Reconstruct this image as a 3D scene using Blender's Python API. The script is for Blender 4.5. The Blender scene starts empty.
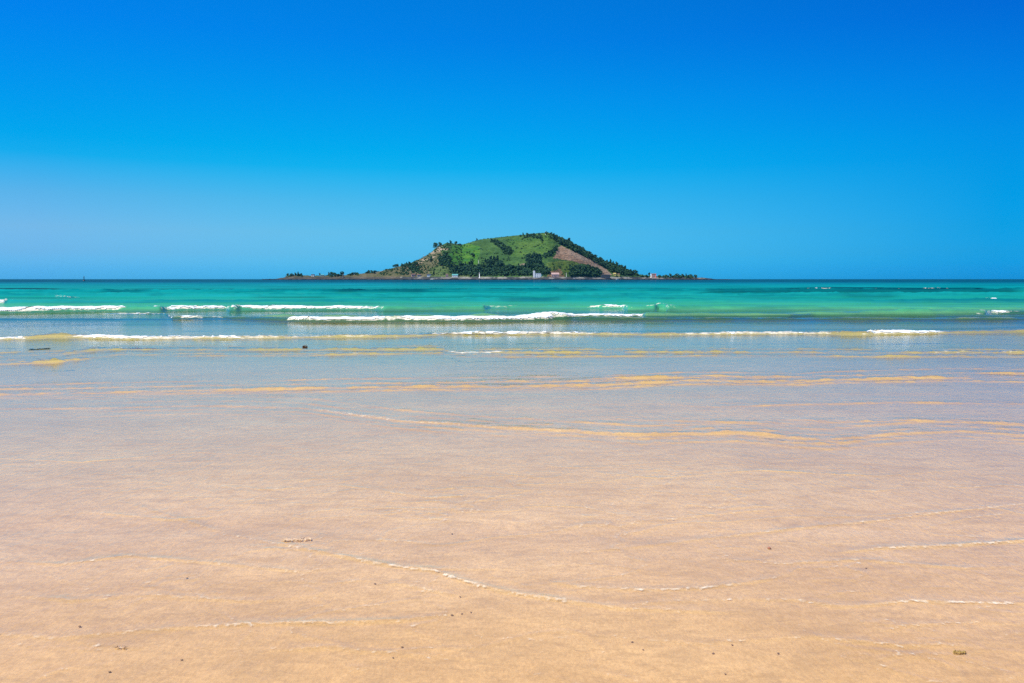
import bpy, math, random
import numpy as np
from mathutils import Vector, Matrix

R = math.radians
rng = np.random.default_rng(7)
random.seed(7)
scene = bpy.context.scene
COL = scene.collection

# ------------------------------------------------------------------ camera
W, H = 1024, 683
LENS = 28.0
F = LENS / 36.0 * W
HORIZON = 279.0
CAMZ = 1.6
TH = math.atan((H / 2 - HORIZON) / F)
cd = bpy.data.cameras.new('camera'); cam = bpy.data.objects.new('camera', cd); COL.objects.link(cam)
cd.lens = LENS; cd.sensor_width = 36; cd.clip_start = 0.05; cd.clip_end = 40000
cam.location = (0, 0, CAMZ); cam.rotation_euler = (R(90) - TH, 0, 0)
scene.camera = cam
cT, sT = math.cos(TH), math.sin(TH)


def ground(px, py, z=0.0):
    """where the line of sight through a picture point meets the level z"""
    dx = (px - W / 2) / F; dy = (py - H / 2) / F
    d = (dx, cT - dy * sT, -sT - dy * cT)
    t = (z - CAMZ) / d[2]
    return d[0] * t, d[1] * t


def project(x, y, z):
    zz = z - CAMZ
    dep = y * cT - zz * sT
    up = y * sT + zz * cT
    return W / 2 + F * x / dep, H / 2 - F * up / dep


# ------------------------------------------------------------------ noise
def _h(ix, iy, s):
    n = (ix.astype(np.int64) * 374761393 + iy.astype(np.int64) * 668265263 + s * 974634777) & 0xFFFFFFFF
    n = ((n ^ (n >> 13)) * 1274126177) & 0xFFFFFFFF
    n = n ^ (n >> 16)
    return (n & 0xFFFFFF) / float(0xFFFFFF)


def vnoise(x, y, s=0):
    x = np.asarray(x, float); y = np.asarray(y, float)
    ix = np.floor(x); iy = np.floor(y); fx = x - ix; fy = y - iy
    fx = fx * fx * (3 - 2 * fx); fy = fy * fy * (3 - 2 * fy)
    a = _h(ix, iy, s); b = _h(ix + 1, iy, s); c = _h(ix, iy + 1, s); d = _h(ix + 1, iy + 1, s)
    return (a + (b - a) * fx) * (1 - fy) + (c + (d - c) * fx) * fy


def fbm(x, y, s=0, o=4):
    v = 0; a = 0.5; t = 0
    for k in range(o):
        v = v + a * vnoise(x, y, s + k * 17); t += a; a *= 0.5
        x = x * 2.03 + 5.1; y = y * 2.03 + 1.7
    return v / t


def sstep(a, b, x):
    t = np.clip((x - a) / (b - a), 0, 1)
    return t * t * (3 - 2 * t)


def in_poly(px, py, poly):
    px = np.asarray(px, float); py = np.asarray(py, float)
    r = np.zeros(np.broadcast(px, py).shape, bool)
    n = len(poly)
    for i in range(n):
        x1, y1 = poly[i]; x2, y2 = poly[(i + 1) % n]
        if y1 == y2: continue
        c = ((y1 > py) != (y2 > py)) & (px < (x2 - x1) * (py - y1) / (y2 - y1) + x1)
        r ^= c
    return r


# ------------------------------------------------------------------ object helpers
def tag(o, label=None, cat=None, group=None, kind=None):
    if label: o['label'] = label
    if cat: o['category'] = cat
    if group: o['group'] = group
    if kind: o['kind'] = kind
    return o


def link(o, parent=None):
    COL.objects.link(o)
    if parent is not None: o.parent = parent
    return o


def empty(name, loc=(0, 0, 0), rz=0.0):
    o = bpy.data.objects.new(name, None); o.location = loc; o.rotation_euler = (0, 0, rz)
    o.empty_display_size = 0.5
    return link(o)


def np_mesh(name, verts, quads, mats, smooth=True, attrs=None, colors=None, mat_index=None):
    me = bpy.data.meshes.new(name)
    nv, nf = len(verts), len(quads)
    k = quads.shape[1]
    me.vertices.add(nv); me.vertices.foreach_set('co', np.ascontiguousarray(verts, np.float32).ravel())
    me.loops.add(nf * k); me.loops.foreach_set('vertex_index', np.ascontiguousarray(quads, np.int32).ravel())
    me.polygons.add(nf)
    me.polygons.foreach_set('loop_start', np.arange(0, nf * k, k, dtype=np.int32))
    me.polygons.foreach_set('use_smooth', np.full(nf, smooth, bool))
    for m in (mats if isinstance(mats, (list, tuple)) else [mats]): me.materials.append(m)
    if mat_index is not None: me.polygons.foreach_set('material_index', mat_index.astype(np.int32))
    me.update(calc_edges=True)
    for an, av in (attrs or {}).items():
        a = me.attributes.new(an, 'FLOAT', 'POINT'); a.data.foreach_set('value', np.ascontiguousarray(av, np.float32).ravel())
    for an, av in (colors or {}).items():
        a = me.attributes.new(an, 'FLOAT_COLOR', 'POINT'); a.data.foreach_set('color', np.ascontiguousarray(av, np.float32).ravel())
    return me


def grid_quads(nr, nc):
    i = np.arange(nr - 1)[:, None] * nc + np.arange(nc - 1)[None, :]
    return np.stack([i, i + 1, i + 1 + nc, i + nc], -1).reshape(-1, 4)


class MB:
    """collects shapes, links them as ONE mesh object"""
    def __init__(self): self.v = []; self.f = []

    def add(self, v, f):
        n = len(self.v); self.v += [tuple(p) for p in v]; self.f += [tuple(i + n for i in q) for q in f]; return self

    def box(self, x0, x1, y0, y1, z0, z1, tx=0.0, ty=0.0):
        v = [(x0, y0, z0), (x1, y0, z0), (x1, y1, z0), (x0, y1, z0),
             (x0 + tx, y0 + ty, z1), (x1 - tx, y0 + ty, z1), (x1 - tx, y1 - ty, z1), (x0 + tx, y1 - ty, z1)]
        return self.add(v, [(3, 2, 1, 0), (4, 5, 6, 7), (0, 1, 5, 4), (1, 2, 6, 5), (2, 3, 7, 6), (3, 0, 4, 7)])

    def tube(self, p0, p1, r0, r1, n=10):
        p0 = Vector(p0); p1 = Vector(p1); d = (p1 - p0).normalized()
        u = d.orthogonal().normalized(); w = d.cross(u)
        v = []
        for p, r in ((p0, r0), (p1, r1)):
            for i in range(n):
                a = 2 * math.pi * i / n; v.append(p + u * (r * math.cos(a)) + w * (r * math.sin(a)))
        f = [(i, (i + 1) % n, n + (i + 1) % n, n + i) for i in range(n)] + [tuple(range(n))[::-1], tuple(range(n, 2 * n))]
        return self.add(v, f)

    def lathe(self, prof, n=14, c=(0, 0)):
        v = []
        for r, z in prof:
            for i in range(n):
                a = 2 * math.pi * i / n; v.append((c[0] + r * math.cos(a), c[1] + r * math.sin(a), z))
        f = []
        for k in range(len(prof) - 1):
            f += [(k * n + i, k * n + (i + 1) % n, (k + 1) * n + (i + 1) % n, (k + 1) * n + i) for i in range(n)]
        f += [tuple(range(n))[::-1], tuple(range((len(prof) - 1) * n, len(prof) * n))]
        return self.add(v, f)

    def gable(self, x0, x1, y0, y1, z0, z1, e=0.4):
        xm = (y0 + y1) / 2
        v = [(x0 - e, y0 - e, z0), (x1 + e, y0 - e, z0), (x1 + e, y1 + e, z0), (x0 - e, y1 + e, z0), (x0 - e, xm, z1), (x1 + e, xm, z1)]
        return self.add(v, [(3, 2, 1, 0), (0, 1, 5, 4), (2, 3, 4, 5), (1, 2, 5), (3, 0, 4)])

    def mesh(self, name, m, smooth=False):
        me = bpy.data.meshes.new(name); me.from_pydata(self.v, [], self.f); me.update()
        me.materials.append(m)
        if smooth: me.polygons.foreach_set('use_smooth', [True] * len(me.polygons))
        return me

    def build(self, name, m, parent=None, smooth=False):
        return link(bpy.data.objects.new(name, self.mesh(name, m, smooth)), parent)


# ------------------------------------------------------------------ materials
class NT:
    def __init__(self, name):
        self.m = bpy.data.materials.new(name); self.m.use_nodes = True
        self.t = self.m.node_tree; self.t.nodes.clear()
        self.out = self.n('ShaderNodeOutputMaterial')

    def n(self, typ, **kw):
        x = self.t.nodes.new(typ)
        for k, v in kw.items():
            if k.startswith('i_'):
                x.inputs[k[2:].replace('_', ' ')].default_value = v
            else: setattr(x, k, v)
        return x

    def l(self, a, b): self.t.links.new(a, b)

    def attr(self, name):
        return self.n('ShaderNodeAttribute', attribute_name=name)

    def math(self, op, a, b=None, c=None, clamp=False):
        x = self.n('ShaderNodeMath', operation=op, use_clamp=clamp)
        for i, v in enumerate((a, b, c)):
            if v is None: continue
            if isinstance(v, (int, float)): x.inputs[i].default_value = v
            else: self.l(v, x.inputs[i])
        return x.outputs[0]

    def ramp(self, fac, stops, interp='LINEAR'):
        x = self.n('ShaderNodeValToRGB'); cr = x.color_ramp; cr.interpolation = interp
        while len(cr.elements) < len(stops): cr.elements.new(0.5)
        for e, (p, c) in zip(cr.elements, stops):
            e.position = p
            e.color = (c, c, c, 1) if isinstance(c, (int, float)) else tuple(c) + (1,)
        self.l(fac, x.inputs[0]); return x.outputs[0]

    def mix(self, fac, a, b, blend='MIX'):
        x = self.n('ShaderNodeMix', data_type='RGBA', blend_type=blend)
        for s, v in ((x.inputs[0], fac), (x.inputs[6], a), (x.inputs[7], b)):
            if isinstance(v, (int, float)): s.default_value = v
            elif isinstance(v, tuple): s.default_value = tuple(v) + (1,)
            else: self.l(v, s)
        return x.outputs[2]

    def noise(self, vec, scale, detail=3, rough=0.55, dist=0.0):
        x = self.n('ShaderNodeTexNoise'); x.inputs['Scale'].default_value = scale; x.inputs['Detail'].default_value = detail
        x.inputs['Roughness'].default_value = rough; x.inputs['Distortion'].default_value = dist
        self.l(vec, x.inputs['Vector']); return x.outputs[0]

    def mapping(self, vec, scale=(1, 1, 1), rot=(0, 0, 0), loc=(0, 0, 0)):
        x = self.n('ShaderNodeMapping'); x.inputs['Scale'].default_value = scale; x.inputs['Rotation'].default_value = rot
        x.inputs['Location'].default_value = loc
        self.l(vec, x.inputs['Vector']); return x.outputs[0]

    def pos(self): return self.n('ShaderNodeNewGeometry').outputs['Position']

    def bump(self, h, dist, strength=1.0, normal=None):
        x = self.n('ShaderNodeBump'); x.inputs['Distance'].default_value = dist; x.inputs['Strength'].default_value = strength
        self.l(h, x.inputs['Height'])
        if normal is not None: self.l(normal, x.inputs['Normal'])
        return x.outputs[0]


def simple(name, col, rough=0.7, var=0.25, scale=0.6, bump=0.05, metal=0.0):
    t = NT(name); g = t.n('ShaderNodeTexCoord').outputs['Object']
    nz = t.noise(g, scale, 4)
    dark = tuple(c * (1 - var) for c in col); lite = tuple(min(1, c * (1 + var)) for c in col)
    c = t.ramp(nz, [(0.3, dark), (0.7, lite)])
    b = t.n('ShaderNodeBsdfPrincipled'); t.l(c, b.inputs['Base Color']); b.inputs['Roughness'].default_value = rough
    b.inputs['Metallic'].default_value = metal
    if bump: t.l(t.bump(t.noise(g, scale * 6, 3), bump), b.inputs['Normal'])
    t.l(b.outputs[0], t.out.inputs[0]); return t.m


# ------------------------------------------------------------------ light and sky
SUN_EL, SUN_AZ = R(55), R(-118)          # azimuth measured from the view direction (+Y), negative = to the left
sun_dir = Vector((math.sin(SUN_AZ) * math.cos(SUN_EL), math.cos(SUN_AZ) * math.cos(SUN_EL), math.sin(SUN_EL)))
sl = bpy.data.lights.new('sun', 'SUN'); sl.energy = 4.8; sl.angle = R(0.5); sl.color = (1.0, 0.95, 0.87)
so = bpy.data.objects.new('sun', sl); link(so); so.rotation_euler = sun_dir.to_track_quat('Z', 'Y').to_euler()

world = bpy.data.worlds.new('World'); scene.world = world; world.use_nodes = True
wt = world.node_tree; wt.nodes.clear()
def wn(typ): return wt.nodes.new(typ)
wout = wn('ShaderNodeOutputWorld'); bg = wn('ShaderNodeBackground'); wt.links.new(bg.outputs[0], wout.inputs[0])
sky = wn('ShaderNodeTexSky'); sky.sky_type = 'NISHITA'; sky.sun_disc = False
sky.sun_elevation = SUN_EL; sky.sun_rotation = SUN_AZ
sky.altitude = 0; sky.air_density = 1.0; sky.dust_density = 0.6; sky.ozone_density = 2.5
bg.inputs['Strength'].default_value = 0.1
SKY_GRADE = True
if SKY_GRADE:
    # the clear, polarised sky: deep saturated blue high up and on the right, a paler band low on the left
    tc = wn('ShaderNodeTexCoord'); sp = wn('ShaderNodeSeparateXYZ'); wt.links.new(tc.outputs['Generated'], sp.inputs[0])
    el = wn('ShaderNodeMath'); el.operation = 'MULTIPLY'; el.inputs[1].default_value = 1.25; el.use_clamp = True
    wt.links.new(sp.outputs['Z'], el.inputs[0])
    def wramp(stops):
        x = wn('ShaderNodeValToRGB'); cr = x.color_ramp
        while len(cr.elements) < len(stops): cr.elements.new(0.5)
        for e, (p, c) in zip(cr.elements, stops): e.position = p; e.color = tuple(c) + (1,)
        wt.links.new(el.outputs[0], x.inputs[0]); return x.outputs[0]
    ML = [(0.0013, (0.145, 0.834, 1.956)), (0.0119, (0.163, 0.79, 1.829)), (0.0383, (0.249, 0.685, 1.388)), (0.0711, (0.306, 0.683, 1.167)), (0.1166, (0.209, 0.689, 1.089)), (0.1487, (0.089, 0.711, 1.113)), (0.1678, (0.018, 0.711, 1.123)), (0.1929, (0.0, 0.702, 1.145)), (0.2665, (0.0, 0.649, 1.235)), (0.348, (0.0, 0.575, 1.333)), (0.43, (0.0, 0.575, 1.333)), (0.85, (0.28, 0.708, 1.266))]
    MR = [(0.0013, (0.0, 0.484, 1.407)), (0.0119, (0.0, 0.466, 1.347)), (0.0383, (0.009, 0.425, 1.082)), (0.0711, (0.004, 0.417, 0.941)), (0.1166, (0.0, 0.44, 0.901)), (0.1487, (0.0, 0.459, 0.913)), (0.1929, (0.0, 0.471, 0.963)), (0.2665, (0.0, 0.441, 1.051)), (0.348, (0.0, 0.378, 1.076)), (0.43, (0.0, 0.378, 1.076)), (0.85, (0.28, 0.609, 1.138))]
    la, ra = wramp(ML), wramp(MR)
    az = wn('ShaderNodeMapRange'); az.inputs['From Min'].default_value = -0.52; az.inputs['From Max'].default_value = 0.52
    az.interpolation_type = 'LINEAR'
    wt.links.new(sp.outputs['X'], az.inputs['Value'])
    mx = wn('ShaderNodeMix'); mx.data_type = 'RGBA'; wt.links.new(az.outputs[0], mx.inputs[0]); wt.links.new(la, mx.inputs[6]); wt.links.new(ra, mx.inputs[7])
    # the middle of the sky is a little brighter and more cyan than the mean of its two sides
    sq = wn('ShaderNodeMath'); sq.operation = 'MULTIPLY'; wt.links.new(sp.outputs['X'], sq.inputs[0]); wt.links.new(sp.outputs['X'], sq.inputs[1])
    kc = wn('ShaderNodeMapRange'); kc.inputs['From Min'].default_value = 0; kc.inputs['From Max'].default_value = 0.26; wt.links.new(sq.outputs[0], kc.inputs['Value'])
    mc = wn('ShaderNodeMix'); mc.data_type = 'RGBA'; mc.inputs[6].default_value = (0.99, 1.26, 1.10, 1); mc.inputs[7].default_value = (1, 1, 1, 1); wt.links.new(kc.outputs[0], mc.inputs[0])
    mm = wn('ShaderNodeMix'); mm.data_type = 'RGBA'; mm.blend_type = 'MULTIPLY'; mm.inputs[0].default_value = 1; wt.links.new(mx.outputs[2], mm.inputs[6]); wt.links.new(mc.outputs[2], mm.inputs[7]); mx = mm
    mu = wn('ShaderNodeMix'); mu.data_type = 'RGBA'; mu.blend_type = 'MULTIPLY'; mu.inputs[0].default_value = 1
    wt.links.new(sky.outputs[0], mu.inputs[6]); wt.links.new(mx.outputs[2], mu.inputs[7])
    wt.links.new(mu.outputs[2], bg.inputs[0])
else:
    wt.links.new(sky.outputs[0], bg.inputs[0])

vs = scene.view_settings
vs.view_transform = 'Standard'; vs.look = 'None'; vs.gamma = 1; vs.use_curve_mapping = False; vs.exposure = 0.4
scene.cycles.use_denoising = False
scene.cycles.max_bounces = 8; scene.cycles.transparent_max_bounces = 12
scene.cycles.sample_clamp_indirect = 4

# ------------------------------------------------------------------ sand: one sheet from the beach behind the camera down under the sea
def bed(x, y):
    """level of the sand; the shore is gently sloping and slightly uneven"""
    y = np.asarray(y, float)
    z = np.interp(y, [-400, -120, -40, 0, 3.0, 4.6, 12, 22, 40, 80, 230, 430, 1500, 12000],
                  [5, 4.2, 1.2, 0.10, 0.034, 0.0, -0.12, -0.26, -0.70, -1.7, -3.2, -6.4, -8, -9])
    z = z + np.where(y < 60, 0.012 * (fbm(x * 0.45, y * 0.7, 3, 3) - 0.5) * np.clip(y / 4, 0.3, 3), 0)
    return z


ys = np.concatenate([-np.geomspace(400, 6, 40), np.arange(-5, 1.5, 0.25), np.arange(1.5, 9, 0.03), np.arange(9, 24, 0.12),
                     np.geomspace(24, 9500, 90)])
us = np.linspace(-1, 1, 361)
YY = np.repeat(ys[:, None], len(us), 1)
XX = us[None, :] * (4 + 1.0 * np.abs(YY))
ZZ = bed(XX, YY)
near = (YY > 1) & (YY < 9)
rip = (fbm(XX * 3.0 + YY * 0.8, YY * 5.5, 41, 4) - 0.5) * 0.006
ZZ = ZZ + np.where(near, rip, 0)

t = NT('wet_sand'); g = t.pos()
big = t.noise(t.mapping(g, (0.5, 0.9, 1)), 1.0, 4, 0.6)
streak = t.noise(t.mapping(g, (3.2, 9.0, 1), (0, 0, R(9))), 1.0, 5, 0.62, 0.6)
fine = t.noise(t.mapping(g, (16, 30, 16), (0, 0, R(-18))), 1.0, 4, 0.65, 0.5); grain = t.noise(g, 160, 2, 0.7)
sy = t.n('ShaderNodeSeparateXYZ'); t.l(g, sy.inputs[0]); near_tone = t.ramp(t.math('MULTIPLY', t.math('ADD', sy.outputs['Y'], t.math('MULTIPLY', big, 1.5)), 0.1), [(0.37, 1.0), (0.62, 0.0)])
c = t.mix(near_tone, t.ramp(big, [(0.3, (0.57, 0.38, 0.19)), (0.7, (0.66, 0.46, 0.243))]), t.ramp(big, [(0.3, (0.51, 0.315, 0.130)), (0.7, (0.60, 0.385, 0.175))]))  # sand colour darker and more orange towards the camera
rill_caustic = t.noise(t.mapping(g, (1.1, 2.6, 1), (0, 0, R(24))), 1.0, 6, 0.7, 1.6)
c = t.mix(t.ramp(rill_caustic, [(0.52, 0.0), (0.60, 0.35), (0.64, 0.0)]), c, t.mix(1.0, c, (0.72, 0.68, 0.60), 'MULTIPLY'))
c = t.mix(t.ramp(rill_caustic, [(0.38, 0.0), (0.42, 0.45), (0.46, 0.0)]), c, t.mix(1.0, c, (1.18, 1.2, 1.2), 'MULTIPLY'))  # thin bright lines painted into the sand colour, like sun caustics
mott = t.noise(t.mapping(g, (75, 34, 75), (0, 0, R(-12))), 1.0, 2, 0.6)
c = t.mix(t.ramp(mott, [(0.50, 0.0), (0.66, 0.36)]), c, t.mix(1.0, c, (0.70, 0.66, 0.60), 'MULTIPLY'))
c = t.mix(t.ramp(mott, [(0.33, 0.42), (0.47, 0.0)]), c, t.mix(1.0, c, (1.2, 1.22, 1.26), 'MULTIPLY'))
c = t.mix(t.ramp(streak, [(0.50, 0.0), (0.70, 0.55)]), c, (0.42, 0.262, 0.118))
c = t.mix(t.ramp(fine, [(0.50, 0.0), (0.72, 0.55)]), c, (0.38, 0.24, 0.115))
c = t.mix(t.ramp(grain, [(0.57, 0.0), (0.70, 0.45)]), c, (0.34, 0.21, 0.12))
c = t.mix(t.ramp(grain, [(0.28, 0.4), (0.42, 0.0)]), c, (0.68, 0.49, 0.29))
b = t.n('ShaderNodeBsdfPrincipled'); t.l(c, b.inputs['Base Color']); b.inputs['Roughness'].default_value = 0.55
b.inputs['Specular IOR Level'].default_value = 0.35
nb = t.bump(grain, 0.0012, 0.5); nb = t.bump(streak, 0.012, 0.6, nb)
t.l(nb, b.inputs['Normal']); t.l(b.outputs[0], t.out.inputs[0])
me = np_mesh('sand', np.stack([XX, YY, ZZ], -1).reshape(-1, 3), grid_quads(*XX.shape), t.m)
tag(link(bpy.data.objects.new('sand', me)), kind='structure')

# ------------------------------------------------------------------ sea: one sheet of water with modelled waves
ys = np.concatenate([np.arange(0.2, 2.6, 0.03), np.arange(2.6, 9.5, 0.015), np.arange(9.5, 15.5, 0.028), np.arange(15.5, 48, 0.055),
                     np.geomspace(48, 190, 230), np.geomspace(191, 9000, 90)])
us = np.linspace(-1, 1, 861)
us = us * (0.82 + 0.18 * us * us)
YY = np.repeat(ys[:, None], len(us), 1)
XX = us[None, :] * (2.6 + 0.95 * YY)
B = bed(XX, YY)
# standing level, and a thin film that runs up the sand in front of it
level = np.maximum(0.0, B + 0.0052 + 0.006 * (fbm(XX * 0.9, YY * 1.6, 9, 3) - 0.5))
edge = 0.9 + 0.8 * (fbm(XX * 0.55, YY * 0 + 3.3, 11, 3) - 0.5)
level = level - 0.03 * (1 - sstep(0, 1.2, YY - edge))
Z = level
FO = np.zeros_like(Z)                      # foam cover; near the shore also painted caustic lines
SW = np.clip((YY - 5) / 40, 0, 1)
# small irregular chop
def chop(ya, yb, amp, fx, fy, seed, o, w0, w1):
    r = slice(np.searchsorted(ys, ya), np.searchsorted(ys, yb)); x, y = XX[r], YY[r]
    Z[r] += amp * (fbm(x * fx + y * .3 * fx, y * fy, seed, o) - 0.5) * np.clip((y - w0) / (w1 - w0), 0, 1) * np.clip((yb - y) / (yb * .4), 0, 1)


chop(2.8, 60, .0026, 2.2, 3.1, 21, 3, 2.8, 5)
chop(6.5, 40, .006, 1.1, 3.6, 25, 4, 6.5, 11)
chop(8, 400, .022, .45, .8, 22, 4, 8, 33)
chop(45, 1500, .24, .05, .16, 23, 4, 45, 100)
chop(180, 3000, .5, .01, .035, 24, 3, 180, 380)


def wave(pts, wf, wb, wob=0.25, seed=0, foam_w=1.5, foam_back=0.35, zref=None, hn=0.5, rag=0.0):
    """a travelling crest along pts (picture x, picture y, height, foam); steep shoreward face of width wf, long back wb"""
    global Z, FO
    P = []
    for px, py, h, fo in pts:
        x, y = ground(px, py, (h * 0.5 if zref is None else zref)); P.append((x / y, y, h, fo))
    P = np.array(sorted(P))
    y0, y1 = P[:, 1].min() - 4 * wf - 2 * wob - 1, P[:, 1].max() + 4 * wb + 2 * wob + 1
    r = slice(np.searchsorted(ys, y0), np.searchsorted(ys, y1))
    x, y = XX[r], YY[r]; ra = x / y
    yc = np.interp(ra, P[:, 0], P[:, 1]) + wob * 2.4 * (fbm(x * 0.5 / max(wob, .1) ** .5 * .5, y * .8 + seed, 50 + seed, 5) - 0.5)
    h = np.interp(ra, P[:, 0], P[:, 2]) * np.clip(1 - hn + 2 * hn * (1.5 * fbm(x * 0.9, y * 1.5 + seed, 60 + seed, 5) - .25), 0, 2)
    fo = np.interp(ra + (fbm(x * 1.6, y * 7, 80 + seed, 4) - .5) * .07 * np.clip(y / 20, 0, 1), P[:, 0], P[:, 3])
    s = y - yc
    prof = np.where(s < 0, np.exp(-(s / wf) ** 2), np.exp(-np.abs(s / wb) ** 1.4))
    if rag: prof = prof * np.clip(1 - rag + rag * (3.6 * (.5 * fbm(x * 2.2, y * 4, 90 + seed, 3) + .5 * fbm(x * 9, y * 9, 91 + seed, 3)) - 1.0), 0, 2.2)
    Z[r] += h * prof
    fz = sstep(-foam_w * wf, -0.5 * foam_w * wf, s) * (1 - sstep(foam_back * wb * 0.3, foam_back * wb, s))
    FO[r] = np.maximum(FO[r], fo * fz)


# outer line of breakers (about 41 m out)
wave([(-420, 311, 0.218, .9), (-200, 310, 0.234, .2), (-60, 312, 0.234, .8), (0, 311, 0.257, 1), (50, 310, 0.265, 1), (105, 309, 0.281, 1), (116, 309, 0.281, .9), (122, 308.5, 0.33, .0), (160, 309, 0.28, 0),
      (167, 309, 0.218, .85), (200, 308.5, 0.203, .9), (226, 308, 0.203, .85), (230, 308, 0.32, 0), (236, 308, 0.32, 0), (241, 308.5, 0.234, .95), (300, 308.5, 0.218, .95), (375, 308.5, 0.187, .8), (384, 308.5, 0.24, 0),
      (484, 307.5, 0.22, 0), (490, 307, 0.156, .6), (504, 307, 0.156, .5), (510, 307, 0.14, 0), (596, 307, 0.156, 0), (601, 307, 0.172, .85), (622, 307, 0.172, .85), (628, 307.5, 0.30, 0),
      (655, 307.5, 0.31, 0), (658, 307, 0.31, .6), (664, 307, 0.31, .5), (668, 307.5, 0.31, 0), (720, 308, 0.2, 0), (900, 308, 0.16, 0), (1200, 309, 0.156, .3), (1500, 309, 0.195, .8)], .34, 2.0, .12, 1, 1.2, .5, hn=.25)
wave([(90, 313, .0, 0), (125, 313.5, .05, .62), (165, 313.5, .05, .55), (172, 318, .10, .0), (176, 318, .10, .85), (198, 318, .10, .85), (204, 318, .08, .1), (210, 318, .08, .65), (217, 318, .07, .6), (224, 318, .08, 0),
      (285, 319, .12, 0)], .25, .9, .08, 2, 1.5, .5)
# second line of breakers
wave([(235, 319, 0.04, 0), (286, 319.5, 0.16, 0), (291, 319.5, 0.176, .9), (310, 320, 0.192, .95), (372, 319.8, 0.208, .9), (380, 319.5, 0.216, .75), (396, 319.5, 0.216, .7), (404, 319.5, 0.208, 1), (470, 319.5, 0.224, 1), (548, 318.5, 0.192, .9),
      (556, 318, 0.192, .7), (566, 318, 0.192, .75), (574, 318, .15, .95), (630, 317.5, .15, 1), (641, 317, .15, .9), (646, 316.5, .24, 0), (700, 316.3, 0.22, 0), (790, 316.5, 0.19, 0), (815, 316.5, 0.09, 0)], .28, 1.6, .06, 3, 1.15, .45, hn=.22)
wave([(740, 316, 0, 0), (850, 315.5, 0.22, 0), (930, 314, 0.27, 0), (985, 313.5, 0.24, .0), (991, 313, 0.176, .6), (1004, 313, 0.176, .55), (1010, 313, 0.176, 0), (1150, 313, 0.176, .2), (1300, 313, 0.16, .8)], .3, 1.6, .1, 4, 1.8, .5, hn=.25)
# third line
wave([(-300, 337, 0.0864, .8), (-60, 338, 0.072, .6), (0, 338.5, 0.072, .8), (26, 338, 0.0792, .7), (34, 337, 0.11, 0), (50, 336, 0.12, 0), (72, 336, 0.12, 0), (84, 337, 0.0792, .8), (130, 337.6, 0.0936, .85), (200, 337.3, 0.0864, .7),
      (260, 337, 0.0792, .55), (320, 336.6, 0.072, .5), (390, 336, 0.072, .4), (420, 335, 0.072, .15), (440, 333.8, 0.072, .6), (520, 333.2, 0.0792, .75), (580, 333.2, 0.0792, .6), (640, 333.8, 0.072, .25), (660, 334, 0.072, .1), (690, 333.5, 0.0792, .6),
      (780, 333, 0.0792, .7), (835, 333, 0.0864, .5), (845, 333.5, 0.0936, 0), (866, 333.5, 0.0936, 0), (874, 332.8, 0.0936, .95), (930, 332.3, 0.0936, .95), (942, 332, 0.0864, .1), (1024, 331.5, 0.072, .05), (1300, 332, 0.0864, .6)], .17, .8, .05, 5, 1.4, .5, hn=.35, rag=.3)
# fourth line: low amber ripples with hardly any foam
wave([(-300, 352, 0.0375, 0), (0, 356, 0.0338, 0), (60, 354, 0.0375, .0), (95, 350, 0.0375, .35), (130, 349, 0.03, .1), (200, 349.5, 0.0225, 0), (300, 349.5, 0.0375, 0), (440, 349, 0.045, 0), (457, 352, 0.045, .55), (500, 352, 0.045, .6), (506, 352.4, 0.0413, 0),
      (640, 352, 0.0375, 0), (760, 351.5, 0.03, 0), (870, 352.5, 0.0375, .25), (1024, 352.5, 0.0375, .3), (1300, 353, 0.0375, .3)], 0.156, 0.455, .05, 6, 1.4, .5, hn=.8, rag=.7)
wave([(-300, 349, 0.019, 0), (0, 353, 0.017, 0), (60, 351, 0.019, 0), (95, 347, 0.019, 0), (130, 346, 0.015, 0), (200, 346.5, 0.011, 0), (300, 346.5, 0.019, 0), (440, 346, 0.022, 0), (457, 349, 0.022, 0), (500, 349, 0.022, 0), (506, 349.4, 0.021, 0),
      (640, 349, 0.019, 0), (760, 348.5, 0.015, 0), (870, 349.5, 0.019, 0), (1024, 349.5, 0.019, 0), (1300, 350, 0.019, 0)], 0.125, 0.364, 0.08, 360, 1.4, .5, hn=1.0, rag=.7)
wave([(-300, 356, 0.019, 0), (0, 360, 0.017, 0), (60, 358, 0.019, 0), (95, 354, 0.019, 0), (130, 353, 0.015, 0), (200, 353.5, 0.011, 0), (300, 353.5, 0.019, 0), (440, 353, 0.022, 0), (457, 356, 0.022, 0), (500, 356, 0.022, 0), (506, 356.4, 0.021, 0),
      (640, 356, 0.019, 0), (760, 355.5, 0.015, 0), (870, 356.5, 0.019, 0), (1024, 356.5, 0.019, 0), (1300, 357, 0.019, 0)], 0.125, 0.364, 0.08, 361, 1.4, .5, hn=1.0, rag=.7)
wave([(-300, 364, 0.03, 0), (0, 363.5, 0.0338, 0), (50, 362, 0.0375, .1), (95, 357, 0.0375, 0), (120, 354, 0.0225, .0), (180, 355, 0.03, .1), (300, 354.5, 0.0375, .2), (350, 354, 0.0338, .2), (430, 353, 0.0225, 0), (520, 356, 0.015, 0), (1100, 357, 0.015, 0)], 0.13, 0.39, .05, 7, 1.4, .5, hn=.8, rag=.8)
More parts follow.
